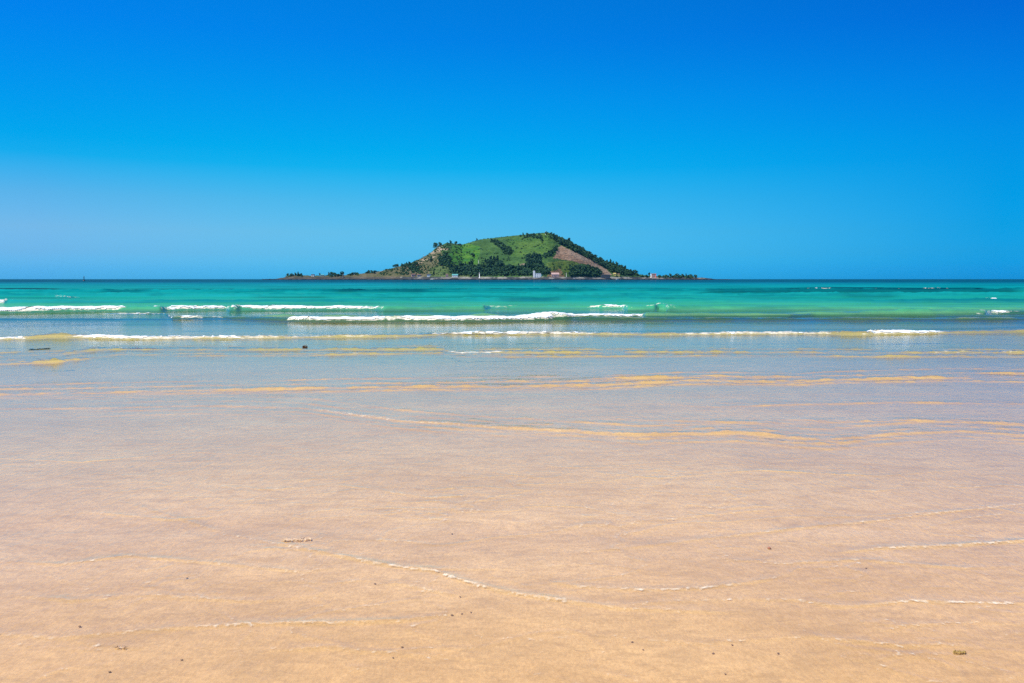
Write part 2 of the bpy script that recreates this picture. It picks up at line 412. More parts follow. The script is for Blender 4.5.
# fifth line
wave([(-300, 398, 0.021, 0), (0, 394, 0.021, .12), (150, 391, 0.0224, .1), (340, 387.5, 0.0252, .1), (480, 386, 0.0266, 0), (600, 385, 0.0294, 0), (690, 380.5, 0.0315, .1), (800, 382, 0.028, .1), (830, 380, 0.021, 0), (960, 377, 0.0315, 0), (1024, 378, 0.0315, 0), (1300, 377, 0.028, 0)], 0.111, 0.286, .06, 8, 1.3, .5, hn=.85, rag=.6)
wave([(-300, 393.5, 0.013, 0), (0, 389.5, 0.013, 0), (150, 386.5, 0.013, 0), (340, 383, 0.015, 0), (480, 381.5, 0.016, 0), (600, 380.5, 0.018, 0), (690, 376, 0.019, 0), (800, 377.5, 0.017, 0), (830, 375.5, 0.013, 0), (960, 372.5, 0.019, 0), (1024, 373.5, 0.019, 0), (1300, 372.5, 0.017, 0)], 0.0884, 0.229, 0.096, 380, 1.3, .5, hn=.85, rag=.8)
wave([(-300, 401, 0.012, 0), (0, 397, 0.012, 0), (150, 394, 0.012, 0), (340, 390.5, 0.014, 0), (480, 389, 0.015, 0), (600, 388, 0.016, 0), (690, 383.5, 0.017, 0), (800, 385, 0.015, 0), (830, 383, 0.012, 0), (960, 380, 0.017, 0), (1024, 381, 0.017, 0), (1300, 380, 0.015, 0)], 0.0884, 0.229, 0.096, 381, 1.3, .5, hn=.85, rag=.8)
wave([(-300, 389, 0.0073, 0), (0, 385, 0.0073, 0), (150, 382, 0.0078, 0), (340, 378.5, 0.0088, 0), (480, 377, 0.0093, 0), (600, 376, 0.01, 0), (690, 371.5, 0.011, 0), (800, 373, 0.0098, 0), (830, 371, 0.0073, 0), (960, 368, 0.011, 0), (1024, 369, 0.011, 0), (1300, 368, 0.0098, 0)], 0.0884, 0.229, 0.096, 382, 1.3, .5, hn=.85, rag=.8)
wave([(540, 381, 0, 0), (640, 378, 0.0216, 0), (760, 377.5, 0.0216, 0), (850, 375, 0, 0)], 0.091, 0.26, .05, 9, 1.3, .5, hn=.9, rag=.9)
wave([(-200, 409, 0.0028, 0), (60, 408, 0.0084, 0), (200, 405.5, 0.0084, .1), (300, 407, 0.0084, .1), (345, 413, 0.0126, .35), (400, 420, 0.014, .3), (500, 427.5, 0.0154, .12), (580, 431.5, 0.0182, .05), (640, 435, 0.0196, .0), (740, 432, 0.0182, .05), (790, 437, 0.0238, 0), (830, 439, 0.0238, 0),
      (900, 433, 0.021, .05), (960, 430, 0.0154, 0), (1024, 435, 0.0238, 0), (1200, 436, 0.021, 0)], 0.0715, 0.182, .05, 10, 1.3, .5, hn=.5, rag=.6)
wave([(-200, 404, 0.0015, 0), (60, 403, 0.0046, 0), (200, 400.5, 0.0046, 0), (300, 402, 0.0046, 0), (345, 408, 0.0069, 0), (400, 415, 0.0077, 0), (500, 422.5, 0.0085, 0), (580, 426.5, 0.01, 0), (640, 430, 0.011, 0), (740, 427, 0.01, 0), (790, 432, 0.013, 0), (830, 434, 0.013, 0),
      (900, 428, 0.012, 0), (960, 425, 0.0085, 0), (1024, 430, 0.013, 0), (1200, 431, 0.012, 0)], 0.0572, 0.146, 0.08, 400, 1.3, .5, hn=.85, rag=.8)
wave([(-200, 413, 0.0017, 0), (60, 412, 0.005, 0), (200, 409.5, 0.005, 0), (300, 411, 0.005, 0), (345, 417, 0.0076, 0), (400, 424, 0.0084, 0), (500, 431.5, 0.0092, 0), (580, 435.5, 0.011, 0), (640, 439, 0.012, 0), (740, 436, 0.011, 0), (790, 441, 0.014, 0), (830, 443, 0.014, 0),
      (900, 437, 0.013, 0), (960, 434, 0.0092, 0), (1024, 439, 0.014, 0), (1200, 440, 0.013, 0)], 0.0572, 0.146, 0.08, 401, 1.3, .5, hn=.85, rag=.8)
wave([(-200, 399, 0.0011, 0), (60, 398, 0.0034, 0), (200, 395.5, 0.0034, 0), (300, 397, 0.0034, 0), (345, 403, 0.005, 0), (400, 410, 0.0056, 0), (500, 417.5, 0.0062, 0), (580, 421.5, 0.0073, 0), (640, 425, 0.0078, 0), (740, 422, 0.0073, 0), (790, 427, 0.0095, 0), (830, 429, 0.0095, 0),
      (900, 423, 0.0084, 0), (960, 420, 0.0062, 0), (1024, 425, 0.0095, 0), (1200, 426, 0.0084, 0)], 0.0572, 0.146, 0.08, 402, 1.3, .5, hn=.85, rag=.8)
wave([(-200, 417, 0.00084, 0), (60, 416, 0.0025, 0), (200, 413.5, 0.0025, 0), (300, 415, 0.0025, 0), (345, 421, 0.0038, 0), (400, 428, 0.0042, 0), (500, 435.5, 0.0046, 0), (580, 439.5, 0.0055, 0), (640, 443, 0.0059, 0), (740, 440, 0.0055, 0), (790, 445, 0.0071, 0), (830, 447, 0.0071, 0),
      (900, 441, 0.0063, 0), (960, 438, 0.0046, 0), (1024, 443, 0.0071, 0), (1200, 444, 0.0063, 0)], 0.0572, 0.146, 0.08, 403, 1.3, .5, hn=.85, rag=.8)
wave([(500, 420, 0, 0), (600, 418, 0.0072, 0), (760, 423, 0.0101, .0), (900, 420, 0.0101, 0), (1024, 424, 0.0115, 0), (1200, 424, 0.0115, 0)], 0.065, 0.208, .05, 11, 1.3, .5, hn=.95, rag=.9)
wave([(640, 403, 0, 0), (720, 406, 0.0101, 0), (900, 402, 0.00864, 0), (1100, 404, 0.0072, 0)], 0.065, 0.208, .06, 12, 1.3, .5, hn=.95, rag=.9)
# ripple fronts running over the sand
k = dict(hn=.7, rag=.6)
wave([(560, 556, 0, 0), (660, 546, 0.00288, .1), (760, 533, 0.0036, .2), (880, 520, 0.00432, .3), (955, 511, 0.00504, .35), (1024, 503, 0.00504, .35), (1150, 490, 0.00432, .3)], .016, .05, .03, 13, 1.3, .6, **k)
wave([(820, 556, 0, 0), (880, 549, 0.00432, .3), (940, 546.5, 0.00576, .45), (1024, 541.5, 0.00576, .4), (1150, 534, 0.00576, .4)], .014, .05, .02, 14, 1.3, .6, **k)
wave([(540, 584, 0, 0), (575, 590, 0.00432, .35), (640, 593.5, 0.00504, .4), (700, 592, 0.00504, .4), (760, 584, 0.00432, .25), (800, 575, 0, 0)], .013, .045, .02, 15, 1.3, .6, **k)
wave([(600, 612, 0, 0), (650, 608, 0.00288, .2), (740, 603, 0.00432, .3), (800, 604, 0.00432, .3), (840, 611, 0.00504, .3), (875, 608, 0.00648, .55), (905, 604.5, 0.00648, .5), (1024, 607.5, 0.00576, .45), (1150, 610, 0.00576, .4)], .013, .045, .015, 16, 1.3, .6, **k)
wave([(90, 495, 0, 0), (150, 510, 0.00288, .1), (225, 534, 0.00432, .3), (265, 542, 0.00504, .35), (330, 556, 0.00432, .2), (385, 567, 0.00648, .7), (412, 571, 0.00576, .5), (430, 572.5, 0.00576, .6), (465, 585, 0.00648, .6), (505, 596, 0.00648, .55), (560, 605, 0.00576, .5), (620, 614, 0.00432, .25), (690, 617, 0.00288, .15), (760, 618, 0, 0)], .013, .045, .012, 17, 1.3, .6, **k)
wave([(400, 570, 0, 0), (440, 572, 0.00288, .25), (475, 572, 0.00288, .2), (520, 571, 0, 0)], .012, .04, .01, 18, 1.3, .6, **k)
wave([(370, 588, 0, 0), (400, 587, 0.00432, .3), (430, 594, 0.00432, .3), (448, 598, 0.00288, .2), (470, 602, 0, 0)], .012, .04, .012, 19, 1.3, .6, **k)
wave([(-100, 640, 0.0036, .3), (0, 641, 0.0036, .35), (60, 645, 0.00288, .2), (110, 640, 0.0036, .25), (190, 633, 0.00504, .4), (260, 629, 0.00504, .4), (335, 628.5, 0.00504, .4), (400, 626, 0.0036, .2), (470, 618, 0, 0)], .012, .04, .012, 20, 1.3, .6, **k)
wave([(60, 644, 0, 0), (95, 653, 0.00288, .25), (125, 656, 0.0036, .35), (150, 655, 0, 0)], .012, .04, .012, 21, 1.3, .6, **k)
for n, pts in enumerate([[(-60, 560), (60, 566), (130, 558), (210, 566), (300, 575), (345, 571)], [(430, 640), (520, 648), (600, 643), (700, 652), (800, 646), (900, 655), (1060, 650)], [(700, 560), (780, 566), (860, 561), (960, 570), (1060, 566)],
                         [(480, 520), (560, 527), (660, 520), (740, 512), (830, 508)], [(0, 600), (70, 607), (160, 600), (250, 606), (330, 600)], [(840, 625), (900, 632), (980, 628), (1060, 634)], [(180, 480), (260, 490), (340, 486), (430, 497), (520, 492)],
                         [(20, 520), (90, 512), (170, 520), (240, 514)], [(560, 470), (660, 478), (760, 470), (880, 476), (1000, 468)], [(-60, 455), (80, 462), (200, 452), (320, 460)], [(250, 660), (330, 654), (420, 662), (510, 668)]]):
    m = len(pts) - 1
    wave([(a, b, .0035 if 0 < i < m else 0, .22 if 0 < i < m else 0) for i, (a, b) in enumerate(pts)], .011, .035, .05, 30 + n, 1.3, .6, hn=1.0, rag=.8)
# whitecaps and swell farther out
wave([(60, 296.5, .0, 0), (65, 296.3, .16, .9), (70, 297, .14, .8), (76, 297, .0, 0)], .6, 3, .1, 22, 2.2, .5, hn=.1)
wave([(-30, 302, .16, .9), (0, 302, .16, .9), (4, 302, .16, .7), (9, 302, .0, 0)], .5, 3, .1, 23, 2.0, .5, hn=.1)
wave([(-600, 303, .2, 0), (250, 301, .15, 0), (560, 299, .25, 0), (660, 300, .3, 0), (760, 301, .2, 0), (1500, 300, .25, 0)], .6, 3.5, .5, 24, 1.2, .3)
wave([(980, 299, .0, 0), (984, 299, .16, .9), (997, 299, .16, .9), (1001, 299, .0, 0)], .6, 3, .1, 25, 2.0, .5, hn=.1)
wave([(780, 289, .1, 0), (815, 288.8, .3, 0), (817, 288.6, .3, .85), (827, 288.6, .3, .85), (829, 288.8, .3, 0), (875, 289.4, .22, .0), (877, 289.4, .22, .8), (883, 289.4, .22, .8), (885, 289.4, .22, 0), (930, 288.7, .3, 0), (932, 288.5, .3, .85), (938, 288.3, .3, .85), (940, 288.5, .3, 0), (980, 289.5, .2, 0)], 1.2, 6, .3, 26, 2.0, .5, hn=.15)
wave([(-600, 290, .3, 0), (300, 291, .3, 0), (600, 290, .35, 0), (1500, 291, .3, 0)], 1.2, 8, 1.5, 27, 1.2, .3)
wave([(-600, 294, .3, 0), (300, 295, .25, 0), (700, 294.5, .3, 0), (1500, 294, .3, 0)], .9, 6, 1.0, 28, 1.2, .3)

DEPTH = np.clip(Z - B, 0, 60)
# weed beds and reef on the bottom: dark patches under the turquoise water, as ellipses (picture x from-to, distance, half-length, strength)
WEED = np.zeros_like(Z)
pxm = W / 2 + F * XX / (YY * cT + CAMZ * sT)
for x0, x1, py, th, st in [(-300, 62, 289.2, .55, .7), (125, 245, 290, .6, .6), (240, 345, 290.2, .6, .8), (330, 430, 291, .8, .95), (415, 585, 290.3, .7, 1.0), (560, 760, 289.5, .8, .75), (730, 830, 289.5, .8, .85),
                           (790, 985, 288.9, .7, 1.3), (930, 1200, 290.5, .6, .9), (700, 1024, 291.8, .5, .5), (995, 1100, 313.5, 1.4, .6), (100, 150, 292, .4, .4), (150, 160, 296, .6, .4), (840, 900, 297, .5, .3), (250, 330, 297.5, .5, .35),
                           (500, 560, 301, .6, .3), (-100, 60, 294.5, .4, .4)]:
    ya = ground(512, py + 1.5 * th)[1]; yb = ground(512, py - 1.5 * th)[1]; yc = (ya + yb) / 2; hy = (yb - ya) / 2
    r = slice(np.searchsorted(ys, yc - 2 * hy), np.searchsorted(ys, yc + 2 * hy))
    n = fbm(XX[r] * 0.08, YY[r] * 0.05, int(x0) % 97 + 100, 3)
    e = ((YY[r] - yc - hy * 1.4 * (n - .5)) / hy) ** 2
    m = np.exp(-e) * sstep(x0 - 8, x0 + 15, pxm[r]) * (1 - sstep(x1 - 15, x1 + 8, pxm[r]))
    WEED[r] = np.maximum(WEED[r], 1.5 * st * m * (0.45 + 1.0 * n))

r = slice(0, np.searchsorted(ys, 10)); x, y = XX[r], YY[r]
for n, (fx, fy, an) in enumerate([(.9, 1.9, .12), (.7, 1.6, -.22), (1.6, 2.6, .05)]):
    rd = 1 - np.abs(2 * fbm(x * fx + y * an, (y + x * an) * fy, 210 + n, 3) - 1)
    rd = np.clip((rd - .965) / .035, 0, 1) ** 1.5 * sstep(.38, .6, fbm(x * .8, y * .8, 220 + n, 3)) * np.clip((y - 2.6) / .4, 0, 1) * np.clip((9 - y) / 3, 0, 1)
    Z[r] += .0028 * rd; FO[r] = np.maximum(FO[r], .20 * rd)  # pale web of caustic-like lines painted in through the foam cover

# the broken white water itself: lumps of foam lying on the crests
solid = np.zeros(Z.shape, bool); LUMP = np.zeros_like(Z)
r = slice(np.searchsorted(ys, 12), np.searchsorted(ys, 200)); x, y = XX[r], YY[r]
nz = 0.35 * fbm(x * 0.9, y * 0.9, 74, 3) + 0.45 * fbm(x * 3.2, y * 2.2, 70, 4) + 0.20 * vnoise(x * 9, y * 5, 71)
solid[r] = FO[r] - 1.62 * (1 - nz) + 0.02 > 0
LUMP[r] = 0.03 * np.clip(FO[r], 0, 1) * (0.1 + 1.3 * fbm(x * 6, y * 6, 72, 4)) * np.clip(y / 30, 0.3, 1.2) + 0.004
# water shader
t = NT('sea_water'); g = t.pos()
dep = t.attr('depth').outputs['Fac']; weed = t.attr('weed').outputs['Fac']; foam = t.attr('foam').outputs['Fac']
sep = t.n('ShaderNodeSeparateXYZ'); t.l(g, sep.inputs[0]); yy = sep.outputs['Y']
# ripples: fine on the shallows, coarser outside
r1 = t.noise(t.mapping(g, (9, 16, 9)), 1.0, 4, 0.62, 0.4)
r2 = t.noise(t.mapping(g, (26, 40, 26), (0, 0, R(12))), 1.0, 3, 0.6)
r3 = t.noise(t.mapping(g, (1.3, 3.2, 2)), 1.0, 5, 0.62)
kn = t.ramp(t.math('MULTIPLY', yy, 1 / 30.0), [(0.08, 0.2), (0.16, 0.5), (0.25, 0.7), (0.6, 1.0)])
h = t.math('ADD', t.math('MULTIPLY', r1, 0.020), t.math('MULTIPLY', r2, 0.011))
r4 = t.noise(t.mapping(g, (24, 6.5, 10), (0, 0, R(-8))), 1.0, 2, 0.55)
h = t.math('ADD', h, t.math('MULTIPLY', r4, 0.075))
h = t.math('MULTIPLY', h, kn)
h = t.math('ADD', h, t.math('MULTIPLY', r3, t.ramp(t.math('MULTIPLY', yy, 1 / 60.0), [(0.2, 0.0), (0.9, 0.09)])))
nrm = t.bump(h, 1.0, 0.13); nrg = t.bump(h, 1.0, 0.08)
fr = t.n('ShaderNodeFresnel', i_IOR=1.33); t.l(nrm, fr.inputs['Normal'])
cap = t.ramp(t.math('MULTIPLY', dep, 0.5), [(0.0, 0.84), (0.26, 0.82), (0.33, 0.62), (0.42, 0.36), (0.7, 0.17), (1.0, 0.10)])
F_ = t.math('MINIMUM', t.math('MULTIPLY_ADD', fr.outputs[0], 1.24, 0.01), cap)
# body of the water
patch = t.noise(t.mapping(g, (0.012, 0.045, 1)), 1.0, 4, 0.6)
patch2 = t.noise(t.mapping(g, (0.10, 0.22, 1)), 1.0, 3, 0.6)
patch3 = t.noise(t.mapping(g, (0.035, 0.10, 1), (0, 0, R(4))), 1.0, 5, 0.7)
body = t.ramp(t.math('MULTIPLY', dep, 1 / 8.0), [(0.0, (0.42, 0.50, 0.22)), (0.07, (0.20, 0.50, 0.20)), (0.115, (0.06, 0.44, 0.21)), (0.15, (0.012, 0.34, 0.24)), (0.30, (0.002, 0.30, 0.295)), (0.45, (0.001, 0.22, 0.29)), (0.66, (0.001, 0.12, 0.22)), (0.8, (0.001, 0.05, 0.13)), (1.0, (0.001, 0.035, 0.10))])
body = t.mix(t.ramp(patch, [(0.42, 0.0), (0.7, 0.55)]), body, t.mix(0.45, body, (0.0, 0.10, 0.10)))
body = t.mix(t.ramp(patch2, [(0.5, 0.0), (0.75, 0.35)]), body, t.mix(0.5, body, (0.0, 0.22, 0.10)))
body = t.mix(t.ramp(patch3, [(0.47, 0.0), (0.60, 0.75)]), body, t.mix(0.85, body, (0.0, 0.13, 0.13)))
body = t.mix(t.ramp(patch3, [(0.34, 0.7), (0.45, 0.0)]), body, t.mix(0.5, body, (0.02, 0.42, 0.40)))
body = t.mix(t.math('MULTIPLY', weed, 0.95, clamp=True), body, (0.0, 0.018, 0.028))
dif = t.n('ShaderNodeBsdfDiffuse'); t.l(body, dif.inputs['Color'])
tint = t.ramp(t.math('MULTIPLY', dep, 1 / 0.6), [(0.0, (1, 1, 1)), (0.05, (0.99, 0.99, 0.93)), (0.14, (0.99, 0.985, 0.91)), (0.27, (0.97, 0.975, 0.84)), (0.45, (0.80, 0.96, 0.69)), (0.62, (0.91, 0.975, 0.83)), (1.0, (0.78, 0.95, 0.84))])
tr = t.n('ShaderNodeBsdfTransparent'); t.l(tint, tr.inputs['Color'])
mxs = t.n('ShaderNodeMixShader'); t.l(t.ramp(dep, [(0.42, 0.0), (0.62, 0.30), (0.8, 0.8), (1.0, 0.95)]), mxs.inputs[0]); t.l(tr.outputs[0], mxs.inputs[1])
tl = t.n('ShaderNodeBsdfTranslucent'); t.l(body, tl.inputs['Color']); bm = t.n('ShaderNodeMixShader'); bm.inputs[0].default_value = 0.2; t.l(dif.outputs[0], bm.inputs[1]); t.l(tl.outputs[0], bm.inputs[2]); t.l(bm.outputs[0], mxs.inputs[2])
gl = t.n('ShaderNodeBsdfGlossy', i_Roughness=0.04); t.l(nrg, gl.inputs['Normal'])
m2 = t.n('ShaderNodeMixShader'); t.l(F_, m2.inputs[0]); t.l(mxs.outputs[0], m2.inputs[1]); t.l(gl.outputs[0], m2.inputs[2])
# thin froth, bubbles and painted-in sun caustics along the small ripple fronts
fn = t.noise(t.mapping(g, (30, 30, 30)), 1.0, 3, 0.6); fn2 = t.noise(t.mapping(g, (6, 6, 6)), 1.0, 2, 0.5)
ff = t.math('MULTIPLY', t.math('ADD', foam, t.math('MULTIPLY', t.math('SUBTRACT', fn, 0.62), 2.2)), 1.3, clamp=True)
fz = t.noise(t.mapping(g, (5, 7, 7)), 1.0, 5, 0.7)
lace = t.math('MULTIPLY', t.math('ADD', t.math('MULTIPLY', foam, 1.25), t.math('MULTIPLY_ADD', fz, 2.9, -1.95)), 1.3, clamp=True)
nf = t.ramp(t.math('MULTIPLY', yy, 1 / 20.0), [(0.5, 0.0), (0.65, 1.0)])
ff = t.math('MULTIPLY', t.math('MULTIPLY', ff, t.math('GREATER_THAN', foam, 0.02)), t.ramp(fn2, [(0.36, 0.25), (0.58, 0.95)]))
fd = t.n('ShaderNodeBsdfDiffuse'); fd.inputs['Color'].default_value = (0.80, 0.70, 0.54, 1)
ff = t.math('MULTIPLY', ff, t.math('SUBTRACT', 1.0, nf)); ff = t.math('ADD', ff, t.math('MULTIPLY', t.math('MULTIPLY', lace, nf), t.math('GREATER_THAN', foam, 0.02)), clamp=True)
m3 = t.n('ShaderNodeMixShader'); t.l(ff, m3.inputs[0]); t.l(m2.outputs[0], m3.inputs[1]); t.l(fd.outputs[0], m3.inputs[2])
t.l(m3.outputs[0], t.out.inputs[0])
V = np.stack([XX, YY, Z], -1).reshape(-1, 3)
q = grid_quads(*XX.shape)
keep = (Z - B).reshape(-1)[q].max(1) > -0.012
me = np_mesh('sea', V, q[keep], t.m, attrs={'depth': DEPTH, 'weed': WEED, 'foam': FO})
tag(link(bpy.data.objects.new('sea', me)), kind='structure')

# foam sheet: cells of the crest that are covered with broken water, lifted into lumps
V2 = np.stack([XX, YY - 0.4 * LUMP, Z + LUMP], -1).reshape(-1, 3)
fq = q[solid.reshape(-1)[q].mean(1) > 0.6]
used, inv = np.unique(fq, return_inverse=True)
t = NT('sea_foam'); g = t.pos()
n1 = t.noise(t.mapping(g, (7, 7, 12)), 1.0, 4, 0.6)
b = t.n('ShaderNodeBsdfPrincipled'); t.l(t.ramp(n1, [(0.3, (0.60, 0.66, 0.64)), (0.55, (0.84, 0.85, 0.84))]), b.inputs['Base Color']); b.inputs['Roughness'].default_value = 0.75
t.l(t.bump(n1, 0.08, 0.7), b.inputs['Normal']); t.l(b.outputs[0], t.out.inputs[0])
me = np_mesh('sea_foam', V2[used], inv.reshape(fq.shape), t.m)
tag(link(bpy.data.objects.new('sea_foam', me)), 'white foam along the crests of the breaking waves', 'foam', kind='stuff')
del V, V2, q, keep, fq, nz


def water_z(x, y):
    j = int(np.clip(np.searchsorted(ys, y), 1, len(ys) - 1)); u = x / (2.6 + 0.95 * ys[j])
    i = int(np.clip(np.searchsorted(us, u), 1, len(us) - 1)); return float(Z[j, i]), float(B[j, i])

# ------------------------------------------------------------------ the island
YR = 1900.0
SIL = np.array([(276, 279.2), (283, 277.6), (287, 275.2), (300, 274.6), (316, 275.3), (330, 275), (345, 274.6), (360, 273.2), (375, 271.8), (385, 269.6), (395, 266.8), (405, 264.6), (412, 262), (420, 258.6), (426, 255.6), (432, 251.5), (436, 247.5),
                (440, 245.4), (447, 242.6), (454, 243.4), (462, 244.4), (470, 242.2), (480, 239.2), (490, 238.2), (500, 237.0), (510, 236.0), (520, 235.0), (530, 233.9), (540, 233.0), (548, 232.4), (553, 234), (560, 237.4), (570, 241.6), (580, 246.6),
                (590, 252.6), (600, 258.6), (610, 262.5), (620, 265.6), (630, 270), (638, 273.6), (650, 275.4), (665, 275.6), (690, 276.2), (700, 277.2), (708, 278.4), (716, 279.4)])


def yridge(px): return YR + 25 * np.sin(np.asarray(px) * 0.03)


def island_z(x, y):
    x = np.asarray(x, float); y = np.asarray(y, float)
    px = W / 2 + F * x / (y * cT)
    pyr = np.interp(px, SIL[:, 0], SIL[:, 1])
    yr = yridge(px)
    h = np.maximum((HORIZON - pyr) * yr / F, -1.0)
    D = 34 + 2.5 * h
    tt = np.abs(y - yr) / D
    shore = 26 + 22 * fbm(px * 0.07, px * 0 + 2, 31, 3)
    hump = h * (1 - np.clip(tt, 0, 1) ** 1.75)
    shelf = np.clip(((1 - tt) * D + shore) * 0.16, -3, 3.4 + 1.6 * fbm(px * 0.2, y * 0.02, 33, 2))
    z = np.maximum(hump + np.minimum(shelf, 0), np.minimum(shelf, h + 1.5))
    z = z + (fbm(x * 0.02, y * 0.02, 34, 4) - 0.5) * 7 * np.clip(h / 40, 0, 1) * np.clip(tt * 3, 0, 1) * np.clip(1.6 - tt, 0, 1)
    z = z + (fbm(x * 0.11, y * 0.11, 35, 3) - 0.5) * 2.6 * np.clip(1.4 - np.abs(tt - 1) * 1.2, 0, 1)
    return z


pxs = np.linspace(262, 730, 640)
tv = np.concatenate([np.linspace(-1, -.9, 8)[:-1], np.linspace(-.9, 0, 130), np.linspace(0, 1, 40)[1:]])
yr = yridge(pxs)
span = 34 + 2.5 * np.maximum((HORIZON - np.interp(pxs, SIL[:, 0], SIL[:, 1])) * YR / F, 0) + 75
IY = yr[None, :] + tv[:, None] * span[None, :]
IX = (pxs[None, :] - W / 2) / F * IY * cT
IZ = island_z(IX, IY)
ppx, ppy = project(IX, IY, IZ)
wx = ppx + 5 * (fbm(IX * .03, IY * .03, 81, 3) - .5); wy = ppy + 3 * (fbm(IX * .03, IY * .03, 82, 3) - .5)
n3 = fbm(IX * .05, IZ * .16, 83, 4)
C = np.zeros(IX.shape + (3,))
def paint(mask, a, b):
    f = np.clip(n3 * 2.4 - .7, 0, 1)[..., None]
    C[...] = np.where(mask[..., None], np.array(a) * (1 - f) + np.array(b) * f, C)
paint(np.ones(IX.shape, bool), (.036, .085, .022), (.062, .125, .03))
paint(in_poly(wx, wy, [(280, 300), (280, 260), (400, 262), (440, 250), (450, 265), (440, 285)]), (.085, .088, .036), (.13, .11, .058))
paint(in_poly(wx, wy, [(425, 279), (430, 268), (450, 264), (470, 268), (475, 279)]), (.060, .10, .028), (.10, .13, .045))
paint(in_poly(wx, wy, [(446, 262), (453, 246), (470, 243), (480, 246), (478, 264), (462, 266)]), (.035, .125, .018), (.075, .17, .02))
paint(in_poly(wx, wy, [(505, 236), (545, 233), (556, 246), (540, 257), (512, 256)]), (.042, .105, .022), (.075, .14, .026))
paint(in_poly(wx, wy, [(546, 263), (575, 260), (582, 266), (566, 275), (545, 276)]), (.07, .125, .022), (.11, .15, .03))
paint(in_poly(wx, wy, [(556, 248.5), (561, 245), (580, 254.5), (600, 264), (612, 275), (607, 276), (592, 267), (578, 262.5), (554, 258.5)]), (.27, .16, .095), (.35, .225, .145))
paint(in_poly(wx, wy, [(560, 245), (580, 253), (600, 263), (614, 275), (609, 276), (592, 265), (572, 256)]), (.27, .175, .11), (.33, .225, .15))
paint(in_poly(wx, wy, [(549, 271), (560, 270), (565, 277), (548, 277)]), (.20, .12, .06), (.22, .14, .07))
paint(in_poly(wx, wy, [(412, 265), (424, 256), (434, 250), (440, 244), (458, 242), (457, 247), (444, 250), (436, 257), (420, 265)]) & (n3 > .55), (.27, .19, .125), (.36, .27, .18))
paint(in_poly(wx, wy, [(518, 264), (532, 262), (533, 266), (520, 267)]), (.17, .13, .085), (.20, .16, .11))
coast = (IZ < 3.6) | (ppy > 276.8)
paint(coast, (.13, .12, .10), (.26, .24, .20))
paint(coast & (n3 < .53), (.045, .05, .05), (.10, .10, .09))
paint(coast & (ppx < 400), (.055, .052, .040), (.12, .10, .068))
paint(IZ < 1.7 + 1.0 * n3, (.012, .014, .017), (.03, .032, .034))
C4 = np.concatenate([C, np.ones(C.shape[:2] + (1,))], -1)
t = NT('island_ground'); g = t.pos()
base = t.attr('cover').outputs['Color']
n1 = t.noise(t.mapping(g, (.10, .10, .35)), 1.0, 5, .65); n2 = t.noise(g, .45, 3, .6)
c = t.mix(t.ramp(n1, [(0.42, 0.0), (0.66, 0.85)]), base, t.mix(1.0, base, (.42, .50, .45), 'MULTIPLY'))
c = t.mix(t.ramp(n2, [(0.5, 0.0), (0.7, 0.4)]), c, t.mix(1.0, base, (1.5, 1.35, 1.3), 'MULTIPLY'))
b = t.n('ShaderNodeBsdfPrincipled'); t.l(c, b.inputs['Base Color']); b.inputs['Roughness'].default_value = .95; b.inputs['Specular IOR Level'].default_value = .1
t.l(t.bump(n1, 4.0, .8), b.inputs['Normal']); t.l(b.outputs[0], t.out.inputs[0])
me = np_mesh('island_hill', np.stack([IX, IY, IZ], -1).reshape(-1, 3), grid_quads(*IX.shape), t.m, colors={'cover': C4})
tag(link(bpy.data.objects.new('island_hill', me)), kind='structure')


def hit(px, py):
    """first point of the island seen through a picture point, else the ridge behind it"""
    yv = np.arange(1480, 1960, 2.0)
    xv = (px - W / 2) / F * yv * cT
    zv = island_z(xv, yv)
    _, pv = project(xv, yv, zv)
    k = np.where((pv <= py) & (zv > 1.0))[0]
    i = k[0] if len(k) else int(np.argmin(np.where(zv > 0.5, pv, 999)))
    return float(xv[i]), float(yv[i]), float(zv[i])


# ------------------------------------------------------------------ trees of the island
def leaf_mat(name, a, b):
    t = NT(name); g = t.n('ShaderNodeTexCoord').outputs['Object']; oi = t.n('ShaderNodeObjectInfo').outputs['Random']
    n = t.noise(g, .8, 3)
    c = t.ramp(n, [(0.3, a), (0.7, b)])
    c = t.mix(t.math('MULTIPLY', oi, .5), c, t.mix(1.0, c, (.6, .8, .95), 'MULTIPLY'))
    d = t.n('ShaderNodeBsdfPrincipled'); t.l(c, d.inputs['Base Color']); d.inputs['Roughness'].default_value = .8; d.inputs['Specular IOR Level'].default_value = .2
    t.l(d.outputs[0], t.out.inputs[0]); return t.m


LEAF = leaf_mat('evergreen_leaves', (.016, .056, .032), (.055, .130, .050))
LEAF2 = leaf_mat('scrub_leaves', (.034, .080, .026), (.070, .145, .040))
BARK = simple('bark', (.055, .042, .032), .9, .3, 2, .05)


def crown_arrays(seed, n=150, rx=3.6, rz=3.0, zc=5.0, s=1.15, lobes=7, cone=0.0):
    r = np.random.default_rng(seed); v = []
    L = [(r.normal(0, .42, 3) * (rx, rx, rz) * 0.9, r.uniform(.45, .7)) for _ in range(lobes)]
    for i in range(n):
        c, k = L[r.integers(lobes)]
        d = r.normal(size=3); d /= np.linalg.norm(d)
        p = c + d * (rx, rx, rz) * k * r.uniform(.75, 1.05)
        if cone:
            f = np.clip(1 - (p[2] + rz) / (2.4 * rz), .12, 1) * cone + (1 - cone); p[0] *= f; p[1] *= f
        p[2] += zc
        a = r.normal(size=3); a = (a + d) / np.linalg.norm(a + d); u = np.cross(a, r.normal(size=3)); u /= np.linalg.norm(u); w = np.cross(a, u)
        e = s * r.uniform(.6, 1.25)
        v += [p + u * e, p + w * e * .8 + a * .2, p - u * e, p - w * e * .8 - a * .2]
    v = np.array(v); q = np.arange(len(v)).reshape(-1, 4)
    return v, q


